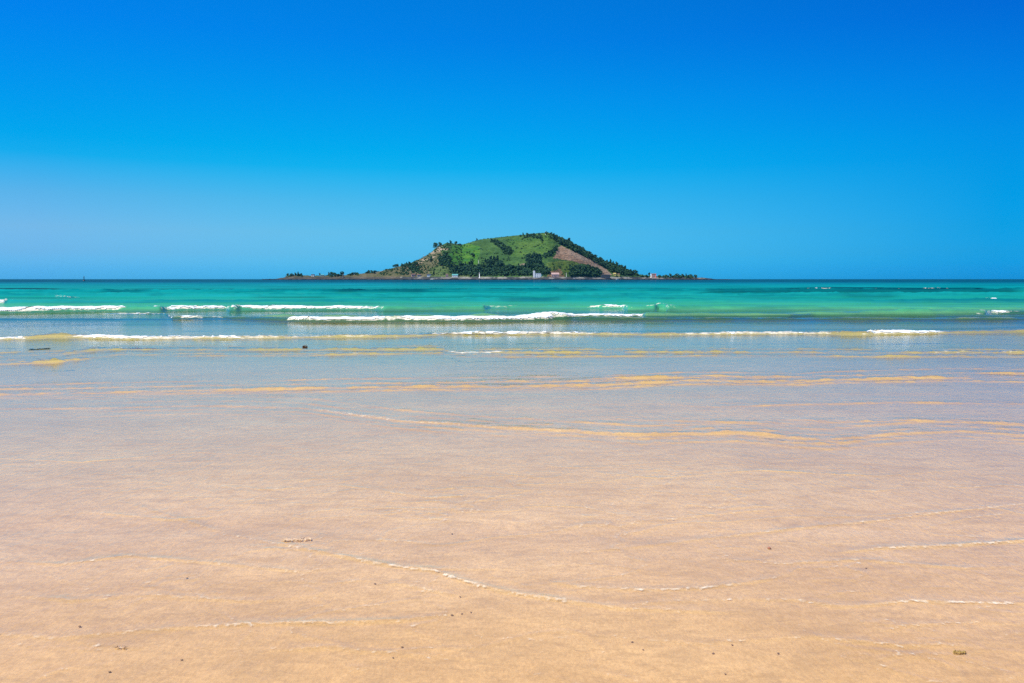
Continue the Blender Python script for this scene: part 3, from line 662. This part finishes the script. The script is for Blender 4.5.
def trunk_mb(seed, h=4.6):
    r = random.Random(seed); m = MB()
    top = (r.uniform(-.4, .4), r.uniform(-.4, .4), h)
    m.tube((0, 0, -1.2), (top[0] * .4, top[1] * .4, h * .5), .34, .25, 7).tube((top[0] * .4, top[1] * .4, h * .48), top, .25, .10, 7)
    for k in range(4):
        a = k * 1.6 + r.random(); z0 = h * (.45 + .1 * k)
        m.tube((top[0] * .5, top[1] * .5, z0), (2.0 * math.cos(a), 2.0 * math.sin(a), z0 + 1.4), .12, .05, 5)
    return m


CROWNS, TRUNKS = [], []
for i in range(6):
    kw = [dict(), dict(rx=4.2, rz=2.6, zc=4.6), dict(rx=3.0, rz=3.6, zc=5.4, cone=.55), dict(rx=3.6, rz=2.4, zc=4.8, lobes=5), dict(rx=2.8, rz=4.0, zc=5.6, cone=.75), dict(rx=4.0, rz=3.0)][i]
    v, q = crown_arrays(100 + i, **kw)
    CROWNS.append(np_mesh('crown', v, q, LEAF, smooth=False)); TRUNKS.append(trunk_mb(200 + i).mesh('trunk', BARK, True))
CROWN_V = [crown_arrays(300 + i, 60, 3.6, 2.4, 1.6, 1.5) for i in range(4)]


def tree(px, py, s, label, group, var=None, cat='tree'):
    x, y, z = hit(px, py)
    i = rng.integers(6) if var is None else var
    e = empty('evergreen_tree', (x, y, z - .3), rng.uniform(0, 6.28)); e.scale = (s * rng.uniform(.9, 1.15), s * rng.uniform(.9, 1.15), s)
    tag(e, label, cat, group)
    link(bpy.data.objects.new('crown', CROWNS[i]), e); link(bpy.data.objects.new('trunk', TRUNKS[i]), e)
    return e


SCRUB = []        # low scrub between the trees: nobody could count it


def fill(poly, gap, smin, smax, label, group, scrub=0.6, limit=999):
    P = np.array(poly); x0, y0 = P.min(0); x1, y1 = P.max(0); done = []
    for _ in range(int((x1 - x0) * (y1 - y0) * 6) + 40):
        p = (rng.uniform(x0, x1), rng.uniform(y0, y1))
        if not in_poly(p[0], p[1], poly): continue
        if any((p[0] - a) ** 2 + ((p[1] - b) * 1.5) ** 2 < gap * gap for a, b in done): continue
        done.append(p)
        if len(done) >= limit: break
    for p in done:
        tree(p[0], p[1] + .8, rng.uniform(smin, smax), label, group)
    n = int((x1 - x0) * (y1 - y0) * scrub)
    for _ in range(n):
        p = (rng.uniform(x0, x1), rng.uniform(y0, y1))
        if in_poly(p[0], p[1], poly): SCRUB.append((p[0], p[1] + .5, rng.uniform(.5, 1.1)))
    return len(done)


NT_ = 0
NT_ += fill([(548, 234), (556, 236), (570, 242), (580, 247.5), (590, 253.5), (600, 259.5), (612, 263.5), (622, 267), (634, 273), (640, 275), (622, 274), (612, 272), (598, 264), (586, 257), (572, 250), (558, 243)], 3.1, .75, 1.15,
            'dark evergreen in the dense wood running down the right slope of the island', 'trees of the wood on the right slope', 1.5)
NT_ += fill([(520, 236), (530, 234.6), (541, 235.5), (542, 238.5), (532, 238.5), (522, 237.5)], 2.8, .7, 1.0, 'dark evergreen in the thicket just left of the summit of the island', 'trees of the summit thicket', .5)
NT_ += fill([(490, 240), (496, 239.5), (502, 243.5), (508, 247), (513, 252), (510, 255), (504, 252), (500, 247), (493, 244)], 2.8, .6, .95, 'dark evergreen in the diagonal row of trees across the upper green slope', 'trees of the diagonal row', .8)
NT_ += fill([(543, 256), (550, 251), (556, 246.5), (557, 249.5), (550, 255), (545, 259)], 2.6, .55, .8, 'dark bushy tree in the hedge along the left edge of the bare brown field', 'trees of the hedge by the brown field', .8)
NT_ += fill([(526, 258), (534, 255.5), (540, 258), (541, 266), (549, 272.5), (546, 275), (528, 275)], 2.9, .85, 1.25, 'dark evergreen in the tall grove behind the white shore building', 'trees of the grove behind the white building', 1.0)
NT_ += fill([(486, 262), (494, 258.5), (501, 262), (503, 268), (526, 267), (528, 275), (482, 275.5), (483, 268)], 3.0, .85, 1.3, 'dark evergreen in the grove low on the middle of the island front', 'trees of the middle grove', 1.0)
NT_ += fill([(447, 265), (456, 266), (470, 265), (482, 266), (482, 275.5), (452, 275), (450, 270)], 3.0, .8, 1.2, 'dark evergreen in the low grove right of the green shore field', 'trees of the low left grove', .9)
NT_ += fill([(438, 259), (446, 255), (451, 261), (447, 266), (440, 265)], 2.9, .75, 1.1, 'dark evergreen in the clump below the pale rock of the left shoulder', 'trees of the clump below the pale rock', .7)
NT_ += fill([(409, 265), (416, 262.5), (420, 266), (418, 272), (411, 272)], 2.8, .75, 1.1, 'dark evergreen in the clump low on the left slope', 'trees of the clump on the left slope', .6)
NT_ += fill([(401, 264.8), (410, 262.8), (410, 267), (401, 267.5)], 2.6, .6, .9, 'dark bush in the row behind the left terraces', 'bushes behind the left terraces', .6)
NT_ += fill([(570, 268), (582, 266.5), (594, 268), (602, 273), (596, 275.5), (569, 275.5)], 3.0, .8, 1.15, 'dark evergreen in the grove below the brown bare slope', 'trees of the grove below the brown slope', 1.0)
NT_ += fill([(640, 275.5), (651, 275), (651, 277), (640, 277)], 2.6, .7, .95, 'dark tree on the low right spit just before the pinkish building', 'trees of the right spit before the building', .4)
NT_ += fill([(657, 276.2), (690, 276), (699, 277.2), (692, 278), (657, 277.8)], 2.5, .75, 1.0, 'dark tree in the low belt along the right spit of the island', 'trees of the belt on the right spit', .5)
NT_ += fill([(287, 275.3), (302, 274.8), (303, 276.2), (288, 276.2)], 2.4, .75, 1.05, 'dark tree in the clump at the far left tip of the island', 'trees at the left tip', .5)
NT_ += fill([(328, 275), (343, 274.6), (343, 276.4), (328, 276.6)], 2.4, .9, 1.25, 'dark tree in the second clump along the left spit', 'trees of the second clump on the left spit', .5)
NT_ += fill([(349, 274), (359, 273.2), (359, 275), (350, 275.2)], 2.4, .6, .85, 'dark low tree in the third clump along the left spit', 'trees of the third clump on the left spit', .4)
NT_ += fill([(365, 272.4), (376, 271.2), (376, 272.8), (366, 273.6)], 2.5, .7, 1.0, 'dark tree in the clump where the left spit meets the hill', 'trees at the root of the left spit', .4)
for px, py, s, lab in [(436.5, 248.5, 1.55, 'big dark round tree left of the pale rocks on the left shoulder of the island'),
                       (440.5, 246.2, 1.1, 'smaller dark tree touching the big round tree on the left shoulder'),
                       (451, 243.8, .95, 'small dark tree on the ridge just above the pale rocks'),
                       (456, 244.6, 1.0, 'dark ridge tree at the right end of the pale rocks'),
                       (460, 245.4, .7, 'low dark ridge bush at the start of the bright green slope'),
                       (396, 267.6, 1.35, 'solitary dark round tree on the lower left skyline of the island'),
                       (473, 256.5, 1.1, 'solitary dark tree standing on the bright green left slope'),
                       (477, 240.6, .65, 'small dark bush on the green skyline left of the summit'),
                       (546.5, 234.6, 1.0, 'pointed dark tree standing on the very summit of the island'),
                       (542, 241.4, .8, 'lone dark bush on the grass right below the summit'),
                       (431, 261.5, .95, 'dark tree alone on the left slope under the skyline'),
                       (434, 275.5, .95, 'dark round tree by the shore left of the teal roofed house'),
                       (320, 275.6, .7, 'small dark tree beside the white houses of the left spit'),
                       (386, 270.5, .6, 'small dark bush on the skyline at the foot of the left slope')]:
    tree(px, py + .3, s, lab, None)
# loose scrub over the slopes
for _ in range(1500):
    px = rng.uniform(380, 600); top = np.interp(px, SIL[:, 0], SIL[:, 1])
    py = rng.uniform(top + 1.5, 276)
    if in_poly(px, py, [(553, 246), (562, 243), (600, 262), (612, 275), (590, 266), (548, 262)]): continue
    if fbm(px * .12, py * .3, 90, 3) > .5: SCRUB.append((px, py, rng.uniform(.22, .62)))
for _ in range(260):
    px = rng.uniform(400, 462); py = rng.uniform(np.interp(px, SIL[:, 0], SIL[:, 1]) + .3, 275)
    SCRUB.append((px, py, rng.uniform(.3, .8)))
for px in np.arange(284, 705, 1.1):
    if rng.random() < .5: SCRUB.append((px, np.interp(px, SIL[:, 0], SIL[:, 1]) + .4, rng.uniform(.2, .45)))
vv, qq, n0 = [], [], 0
for px, py, s in SCRUB:
    x, y, z = hit(px, py); v, q = CROWN_V[rng.integers(4)]
    a = rng.uniform(0, 6.28); ca, sa = math.cos(a), math.sin(a)
    w = np.stack([(v[:, 0] * ca - v[:, 1] * sa) * s + x, (v[:, 0] * sa + v[:, 1] * ca) * s + y, v[:, 2] * s + z - .3], -1)
    vv.append(w); qq.append(q + n0); n0 += len(w)
me = np_mesh('scrub', np.concatenate(vv), np.concatenate(qq), LEAF2, smooth=False)
tag(link(bpy.data.objects.new('scrub', me)), 'low dark scrub covering the slopes between the trees', 'scrub', kind='stuff')
print('TREES', NT_, 'SCRUB', len(SCRUB))

# ------------------------------------------------------------------ buildings and shore works on the island
WHITE = simple('white_render', (.72, .71, .68), .8, .12, .3, .02)
GREY = simple('grey_concrete', (.30, .29, .27), .9, .25, .3, .05)
PALE = simple('pale_stone', (.46, .42, .36), .9, .3, .25, .08)
PINK = simple('pinkish_render', (.42, .27, .23), .85, .2, .3, .03)
TEAL = simple('teal_roof', (.10, .33, .30), .6, .2, .4, .02)
DROOF = simple('dark_roof', (.035, .045, .055), .7, .25, .4, .03)
BROWN = simple('brown_roof', (.16, .09, .06), .8, .25, .4, .03)
GLASS = simple('dark_glass', (.02, .03, .04), .15, .2, .4, 0)
DOORM = simple('grey_door', (.12, .13, .14), .6, .2, .5, 0)
YELL = simple('yellow_paint', (.55, .42, .12), .7, .2, .5, .02)
REDP = simple('red_paint', (.50, .06, .04), .6, .2, .5, .02)
DARKM = simple('dark_metal', (.02, .025, .03), .5, .2, 1, 0)


def spot(px, py):
    x, y, z = hit(px, py); return Vector((x, y, z))


def house(px, py, w, d, h, wall, roof, label, flat=False, rise=2.2, cat='house', name='house', rz=None, win=2):
    p = spot(px, py); e = empty(name, p, rng.uniform(-.25, .25) if rz is None else rz); tag(e, label, cat)
    x0, x1, y0, y1 = -w / 2, w / 2, -d / 2, d / 2
    MB().box(x0, x1, y0, y1, -1.5, h).build('wall', wall, e)
    if flat:
        MB().box(x0 - .25, x1 + .25, y0 - .25, y1 + .25, h + .003, h + .35).build('roof', roof, e)
    else:
        MB().gable(x0, x1, y0, y1, h + .003, h + rise).build('roof', roof, e)
    MB().box(-.5, .5, y0 - .06, y0 - .004, 0, 2.1).build('door', DOORM, e)
    n = max(1, int(h // 2.8))
    for fl in range(n):
        for k in range(win):
            xc = x0 + (k + .5) * w / win
            if fl == 0 and abs(xc) < 1.1: continue
            MB().box(xc - .6, xc + .6, y0 - .05, y0 - .003, fl * 2.9 + 1.0, fl * 2.9 + 2.2).build('window', GLASS, e)
    return e


def bank(px0, px1, py, h, thick, m, label, name='sea_wall', cat='wall', step=3.0):
    """a low wall or mole that follows the shore"""
    n = max(3, int((px1 - px0) / 1.2)); mb = MB(); L = []
    for i in range(n + 1):
        px = px0 + (px1 - px0) * i / n; x, y, z = hit(px, py); L.append((x, y))
    ym = float(np.median([q[1] for q in L])); o = Vector((L[0][0], ym, 0)); V = []; Fc = []
    for i, (x, y) in enumerate(L):
        y = .25 * y + .75 * ym; hh = h * (1 + .12 * math.sin(i * 2.3))
        for a, b in ((0, -1.5), (0, hh), (thick, hh), (thick, -1.5)): V.append((x - o.x, y - ym + a, b))
    for i in range(n):
        for a in range(3): Fc.append((i * 4 + a, i * 4 + 4 + a, i * 4 + 5 + a, i * 4 + 1 + a))
    Fc += [(3, 2, 1, 0), (n * 4, n * 4 + 1, n * 4 + 2, n * 4 + 3)]
    mb.add(V, Fc); ob = mb.build(name, m); ob.location = o; tag(ob, label, cat, kind='thing'); return ob


house(313, 276.3, 7, 6, 3.2, WHITE, DROOF, 'small white house at the left end of the left spit, just past the tip clump', rise=1.6)
house(322.5, 276.4, 8, 6, 2.8, GREY, TEAL, 'low grey house with a blue green roof on the left spit', rise=1.4)
house(413.5, 276.6, 9, 7, 4, PINK, BROWN, 'low pinkish house with a brown roof at the foot of the left terraces')
house(419, 276.8, 8, 7, 3.4, GREY, BROWN, 'grey house with a brown roof beside the pinkish house of the left shore', rise=1.8)
house(429, 276.9, 9, 7, 3.4, WHITE, DROOF, 'white house with a dark roof on the shore below the green field', rise=1.8)
house(447, 277.2, 5, 6, 5, PINK, BROWN, 'narrow pinkish house left of the teal roofed house', rise=1.6)
house(455, 277.2, 12, 8, 4.2, WHITE, TEAL, 'white shore house with a teal green roof', rise=2.6, win=3)
e = house(537.5, 277.2, 13, 9, 7.2, WHITE, GREY, 'white two storey building with a taller white tower on the middle of the shore', flat=True, win=3, cat='building', name='shore_building', rz=.06)
MB().box(-8.8, -5.2, -5.0, 1, -1.5, 12.2, .1, .1).build('tower', WHITE, e)
MB().box(6.8, 8.8, -4.2, 3, -1.5, 5.0).build('annex', TEAL, e)
house(555, 277.3, 15, 10, 4.6, PINK, PINK, 'wide pinkish low building right of the white tower building', rise=3.6, win=4, cat='building', name='shore_building', rz=.1)
house(605.5, 278.0, 19, 10, 7.0, DROOF, GREY, 'dark fronted flat roofed building below the end of the bare brown slope', flat=True, win=4, cat='building', name='harbour_building', rz=0)
house(614.5, 275.4, 6, 6, 3.4, YELL, YELL, 'small yellowish house beside the dark flat roofed building', rise=1.6)
house(618.5, 275.8, 4.5, 5, 3.8, YELL, BROWN, 'small yellowish house with a brown roof, right of the other yellow one', rise=1.2)
house(653.5, 277.2, 8, 7, 6.4, PINK, BROWN, 'tall pinkish building with a brown roof on the right spit', rise=2, cat='building', name='shore_building', rz=0)
house(690.5, 277.6, 5, 5, 4.4, GREY, GREY, 'little grey hut near the end of the right spit', flat=True, win=1, cat='hut', name='hut', rz=0)


def mast(name, px, py, h, r, m, label, cat, lamp=None):
    p = spot(px, py); e = empty(name, p); tag(e, label, cat)
    MB().lathe([(r * 1.9, -1.2), (r * 1.9, .5), (r, .7), (r * .7, h)], 10).build('pole', m, e, True)
    if lamp: MB().lathe([(r * 1.5, h - .05), (r * 1.7, h + .25), (r * 1.1, h + .9), (r * .3, h + 1.2)], 10).build('lamp', lamp, e, True)
    return e


mast('beacon', 479.5, 277.9, 9, .75, WHITE, 'slim white beacon standing on the shore at the left end of the pale mole', 'beacon', WHITE)
mast('mast', 566.3, 277.0, 8, .32, WHITE, 'thin white mast on the shore right of the pinkish low building', 'mast', GREY)
mast('mast', 423.6, 259, 10, .28, GREY, 'thin grey mast rising above the left skyline of the island', 'mast', GREY)
mast('lamp_post', 478.6, 264, 8, .25, WHITE, 'pale post on the green slope above the white beacon', 'post', GREY)
mast('navigation_tower', 651, 277.6, 9.5, .8, WHITE, 'white harbour light tower at the left of the pinkish spit building', 'light tower', GREY)
mast('navigation_tower', 655.8, 277.6, 8, .8, REDP, 'red harbour light tower at the right of the pinkish spit building', 'light tower', REDP)
mast('summit_beacon', 545.4, 234.4, 5.5, .5, WHITE, 'white light beacon among the trees on the summit of the island', 'beacon', GREY)
mast('lava_pillar', 343.3, 277.6, 8.5, 1.6, DARKM, 'dark upright rock pillar on the shore of the left spit', 'rock')
bank(403, 431, 277.3, 2.6, 6, PALE, 'pale stone wall along the shore under the left houses')
bank(432, 446, 277.6, 2.4, 5, GREY, 'grey shore wall between the left houses and the teal roofed house')
bank(462, 479, 277.3, 3.0, 5, GREY, 'grey shore wall left of the slim white beacon')
bank(480.5, 495, 278.0, 4.0, 8, PALE, 'pale beige mole right of the slim white beacon', 'mole', 'mole')
bank(495.5, 514, 277.1, 4.2, 6, GREY, 'long grey shore wall in the middle of the island')
bank(514.5, 530, 277.6, 4.0, 6, PALE, 'pale beige shore wall left of the white tower building')
bank(544.5, 551, 277.8, 3.2, 5, WHITE, 'short whitish shore wall between the white and the pinkish buildings')
bank(562.5, 575, 277.8, 3.2, 5, WHITE, 'whitish shore wall right of the pinkish building')
bank(575.5, 586, 277.4, 3.6, 5, TEAL, 'teal painted shore wall below the dark grove')
bank(589, 600, 277.2, 3.8, 5, TEAL, 'teal painted shore wall left of the dark flat roofed building')
bank(622, 634, 276.6, 2.4, 6, PALE, 'pale curved road bank at the root of the right spit', 'road_bank', 'bank')
bank(634, 650, 277.8, 1.8, 5, GREY, 'low grey bank along the start of the right spit', 'road_bank', 'bank')


def boat(x, y, L, m, label, rz=0.0):
    e = empty('boat', (x, y, .1), rz); tag(e, label, 'boat')
    st = [(-.5, .30, .9), (-.3, .42, .8), (0, .46, .8), (.3, .34, .95), (.5, .03, 1.25)]
    V = []; Fc = []
    for a, b, c in st: V += [(a * L, -b * 2.6, c), (a * L * .92, -b * 1.5, -.4), (a * L * .92, b * 1.5, -.4), (a * L, b * 2.6, c)]
    for i in range(4):
        for k in range(4): Fc.append((i * 4 + k, i * 4 + (k + 1) % 4, i * 4 + 4 + (k + 1) % 4, i * 4 + 4 + k))
    Fc += [(0, 3, 2, 1), (16, 17, 18, 19)]
    MB().add(V, Fc).build('hull', m, e)
    c = MB().box(-L * .25, L * .05, -.9, .9, .8, 2.3, .12, .1).build('cabin', WHITE, e)
    MB().box(-L * .2, L * .0, -.94, .94, 1.5, 2.0).build('window', GLASS, c)
    MB().tube((L * .1, 0, .8), (L * .1, 0, 4.2), .06, .04, 6).build('mast', GREY, e)


x, y, z = hit(616, 278.4); boat(x, y - 16, 8, WHITE, 'white boat lying off the harbour right of the dark flat roofed building', .1)
x, y, z = hit(553, 278.6); boat(x, y - 18, 6, WHITE, 'small white boat in front of the pinkish low building', -.1)

# shore rocks of the island: dark lava boulders along the waterline
ROCK = simple('lava_rock', (.022, .024, .027), .9, .4, .5, .15)


def rock_mesh(seed, name, m, n=10):
    r = np.random.default_rng(seed); v = []; q = []
    for i in range(n + 1):
        for j in range(14):
            a = j / 14 * 2 * math.pi; b = -math.pi / 2 + math.pi * i / n
            d = np.array([math.cos(a) * math.cos(b), math.sin(a) * math.cos(b), math.sin(b)])
            k = .65 + .7 * float(fbm(d[0] * 1.3 + 5 + d[2], d[1] * 1.3 + 5 - d[2], seed, 3))
            v.append(d * k)
    for i in range(n):
        for j in range(14): q.append((i * 14 + j, i * 14 + (j + 1) % 14, i * 14 + 14 + (j + 1) % 14, i * 14 + 14 + j))
    return np_mesh(name, np.array(v), np.array(q), m)


RM = [rock_mesh(400 + i, 'lava_boulder', ROCK) for i in range(4)]
for i, px in enumerate(np.arange(281, 714, 6.2)):
    px = px + rng.uniform(-2, 2)
    yv = np.arange(1500, 1930, 2.0); xv = (px - W / 2) / F * yv * cT; zv = island_z(xv, yv); kk = np.where(zv > .1)[0]
    if not len(kk): continue
    o = link(bpy.data.objects.new('lava_boulder', RM[i % 4])); o.location = (xv[kk[0]], yv[kk[0]], .3); s = rng.uniform(2.0, 5.0)
    o.scale = (s * 1.6, s, rng.uniform(.9, 1.7)); o.rotation_euler = (0, 0, rng.uniform(0, 6))
    part = 'left' if px < 400 else ('middle' if px < 620 else 'right')
    lab = {'left': 'dark lava boulder at the waterline of the low left spit', 'middle': 'dark lava boulder at the waterline below the hill', 'right': 'dark lava boulder at the waterline of the low right spit'}[part]
    tag(o, lab, 'boulder', 'lava boulders along the %s shore' % part)

# ------------------------------------------------------------------ navigation mark on the open sea at the left
x, y = ground(85, 281.0); y = 640; x = (85.3 - W / 2) / F * y
e = empty('navigation_buoy', (x, y, 0)); tag(e, 'dark slender navigation buoy alone on the horizon at the left', 'buoy')
MB().lathe([(.9, -.6), (1.0, .1), (.9, .5), (.25, .7)], 16).build('float', DARKM, e, True)
m = MB()
for k in range(4):
    a = math.pi / 4 + k * math.pi / 2; m.tube((.6 * math.cos(a), .6 * math.sin(a), .5), (.22 * math.cos(a), .22 * math.sin(a), 3.0), .07, .06, 6)
m.box(-.4, .4, -.4, .4, 2.2, 2.3); m.build('tower', DARKM, e)
MB().lathe([(.12, 2.9), (.42, 3.0), (.42, 3.15), (.05, 3.9)], 12).build('topmark', DARKM, e, True)

# ------------------------------------------------------------------ small things on the sand and in the shallows
WEEDM = simple('seaweed', (.03, .085, .10), .5, .5, 8, .01)
WEEDB = simple('brown_seaweed', (.24, .14, .07), .6, .4, 20, .004)
SANDY = simple('sandy_brown', (.60, .40, .23), .7, .2, 20, .003)
WEEDY = simple('yellow_seaweed', (.36, .23, .06), .6, .3, 20, .004)
PEB = simple('dark_pebble', (.25, .15, .085), .6, .4, 60, .002)
SHELL = simple('shell', (.38, .15, .08), .5, .35, 40, .002)


def weed_clump(px, py, L, wd, m, label, n=26, seed=1, hgt=.03):
    x, y = ground(px, py); zw, zb = water_z(x, y); z = max(zw, zb)
    r = random.Random(seed); mb = MB()
    for i in range(n):
        a = r.uniform(-1, 1); cx = a * L / 2; cy = r.uniform(-1, 1) * wd / 2 * (1 - a * a * .7); an = r.uniform(-.5, .5) + (0 if r.random() < .7 else 1.2)
        l = L * r.uniform(.12, .28); ww = wd * r.uniform(.08, .16); up = r.uniform(.2, 1) * hgt; P = []
        for k in range(4):
            s = k / 3 - .5; yy = cy + s * l * math.sin(an) + ww * math.sin(k * 2 + i); xx = cx + s * l * math.cos(an)
            P += [(xx, yy - ww, up * (1 - (2 * s) ** 2 * .9)), (xx, yy + ww, up * (1 - (2 * s) ** 2 * .9) + .3 * ww), (xx, yy, -.3 * hgt)]
        f = []
        for k in range(3):
            for q in range(3): f.append((k * 3 + q, k * 3 + (q + 1) % 3, k * 3 + 3 + (q + 1) % 3, k * 3 + 3 + q))
        f += [(0, 2, 1), (9, 10, 11)]; mb.add(P, f)
    o = mb.build('seaweed', m); o.location = (x, y, z + .004); tag(o, label, 'seaweed'); return o


o = weed_clump(40, 349.3, .42, .05, WEEDM, 'dark green drifting seaweed in the shallows at the left', 50, 1, .02); o.rotation_euler = (0, 0, R(58))
weed_clump(305, 348.5, .10, .09, WEEDB, 'small dark brown clump of seaweed in an amber ripple', 30, 2, .07)
weed_clump(297, 541, .17, .05, SANDY, 'brownish thin patch marking a slight hollow in the sand left of the middle', 15, 3, .003)  # thin strips added to stand for a brownish hollow in the sand
weed_clump(959, 661, .055, .018, WEEDY, 'yellowish scrap of weed on the sand at the lower right', 24, 4, .006)
weed_clump(122, 656, .06, .012, SANDY, 'thin brown strand of weed in the ripple line at the lower left', 16, 5, .004)
PM = [rock_mesh(500 + i, 'pebble', PEB, 8) for i in range(3)] + [rock_mesh(510, 'shell', SHELL, 8)]
for i, (px, py, s, k, lab) in enumerate([
        (110, 681, .010, 0, 'dark pebble at the bottom edge of the sand near the left corner'),
        (187, 581, .010, 1, 'dark pebble alone on the sand of the left half, above the ripple lines'),
        (182, 668, .009, 2, 'tiny dark pebble low on the left sand, right of the weed strand'),
        (452, 620.5, .012, 0, 'largest dark pebble at the left end of the short row of pebbles'),
        (462, 619, .009, 1, 'brown middle pebble of the short row of pebbles'),
        (471, 617.5, .008, 2, 'right end pebble of the short row of pebbles'),
        (460, 601, .008, 1, 'small dark pebble just above the short row of pebbles'),
        (375, 587, .010, 0, 'small dark pebble beside the curl of a ripple left of centre'),
        (452, 534, .010, 2, 'small dark pebble high on the sand near the middle'),
        (402, 654, .010, 1, 'dark pebble below the short row of pebbles'),
        (393, 665, .006, 0, 'tiny dark speck of a pebble lowest below the short row'),
        (80, 633, .011, 2, 'dark pebble just above the ripple line at the far left'),
        (769, 549, .021, 3, 'reddish flat shell lying on the sand right of the middle'),
        (632, 649, .010, 0, 'dark pebble right of the middle, left of two that lie close together'),
        (643, 657, .008, 1, 'small dark pebble just below right of another pebble'),
        (713, 661, .010, 2, 'dark pebble low on the sand, nearest the bottom between others'),
        (732, 652, .008, 0, 'small dark pebble above right of its neighbour on the lower sand'),
        (778, 661, .009, 1, 'right hand dark pebble of the loose lower group'),
        (725, 683, .007, 2, 'tiny dark pebble at the very bottom edge right of the middle'),
        (866, 570, .009, 0, 'dark pebble on the right sand between two ripple lines')]):
    x, y = ground(px, py); zw, zb = water_z(x, y); z = zb + .002
    o = link(bpy.data.objects.new('shell' if k == 3 else 'pebble', PM[k])); o.location = (x, y, max(z + s * .25, zw - s * .2))
    s *= .62; o.scale = (s, s * .8, s * (.45 if k < 3 else .35)); o.rotation_euler = (0, 0, i * 1.7)
    tag(o, lab, 'shell' if k == 3 else 'pebble', None if k == 3 else 'pebbles strewn on the sand')

# ------------------------------------------------------------------ the air
HAZE = 2e-5
if HAZE:
    t = NT('haze'); pv = t.n('ShaderNodeVolumePrincipled'); pv.inputs['Color'].default_value = (.14, .56, 1, 1); pv.inputs['Density'].default_value = HAZE; pv.inputs['Anisotropy'].default_value = 0.2
    t.l(pv.outputs[0], t.out.inputs['Volume'])
    o = MB().box(-9800, 9800, -500, 9800, -14, 135).build('haze', t.m); tag(o, 'thin pale blue sea haze in the air', 'haze', kind='stuff')
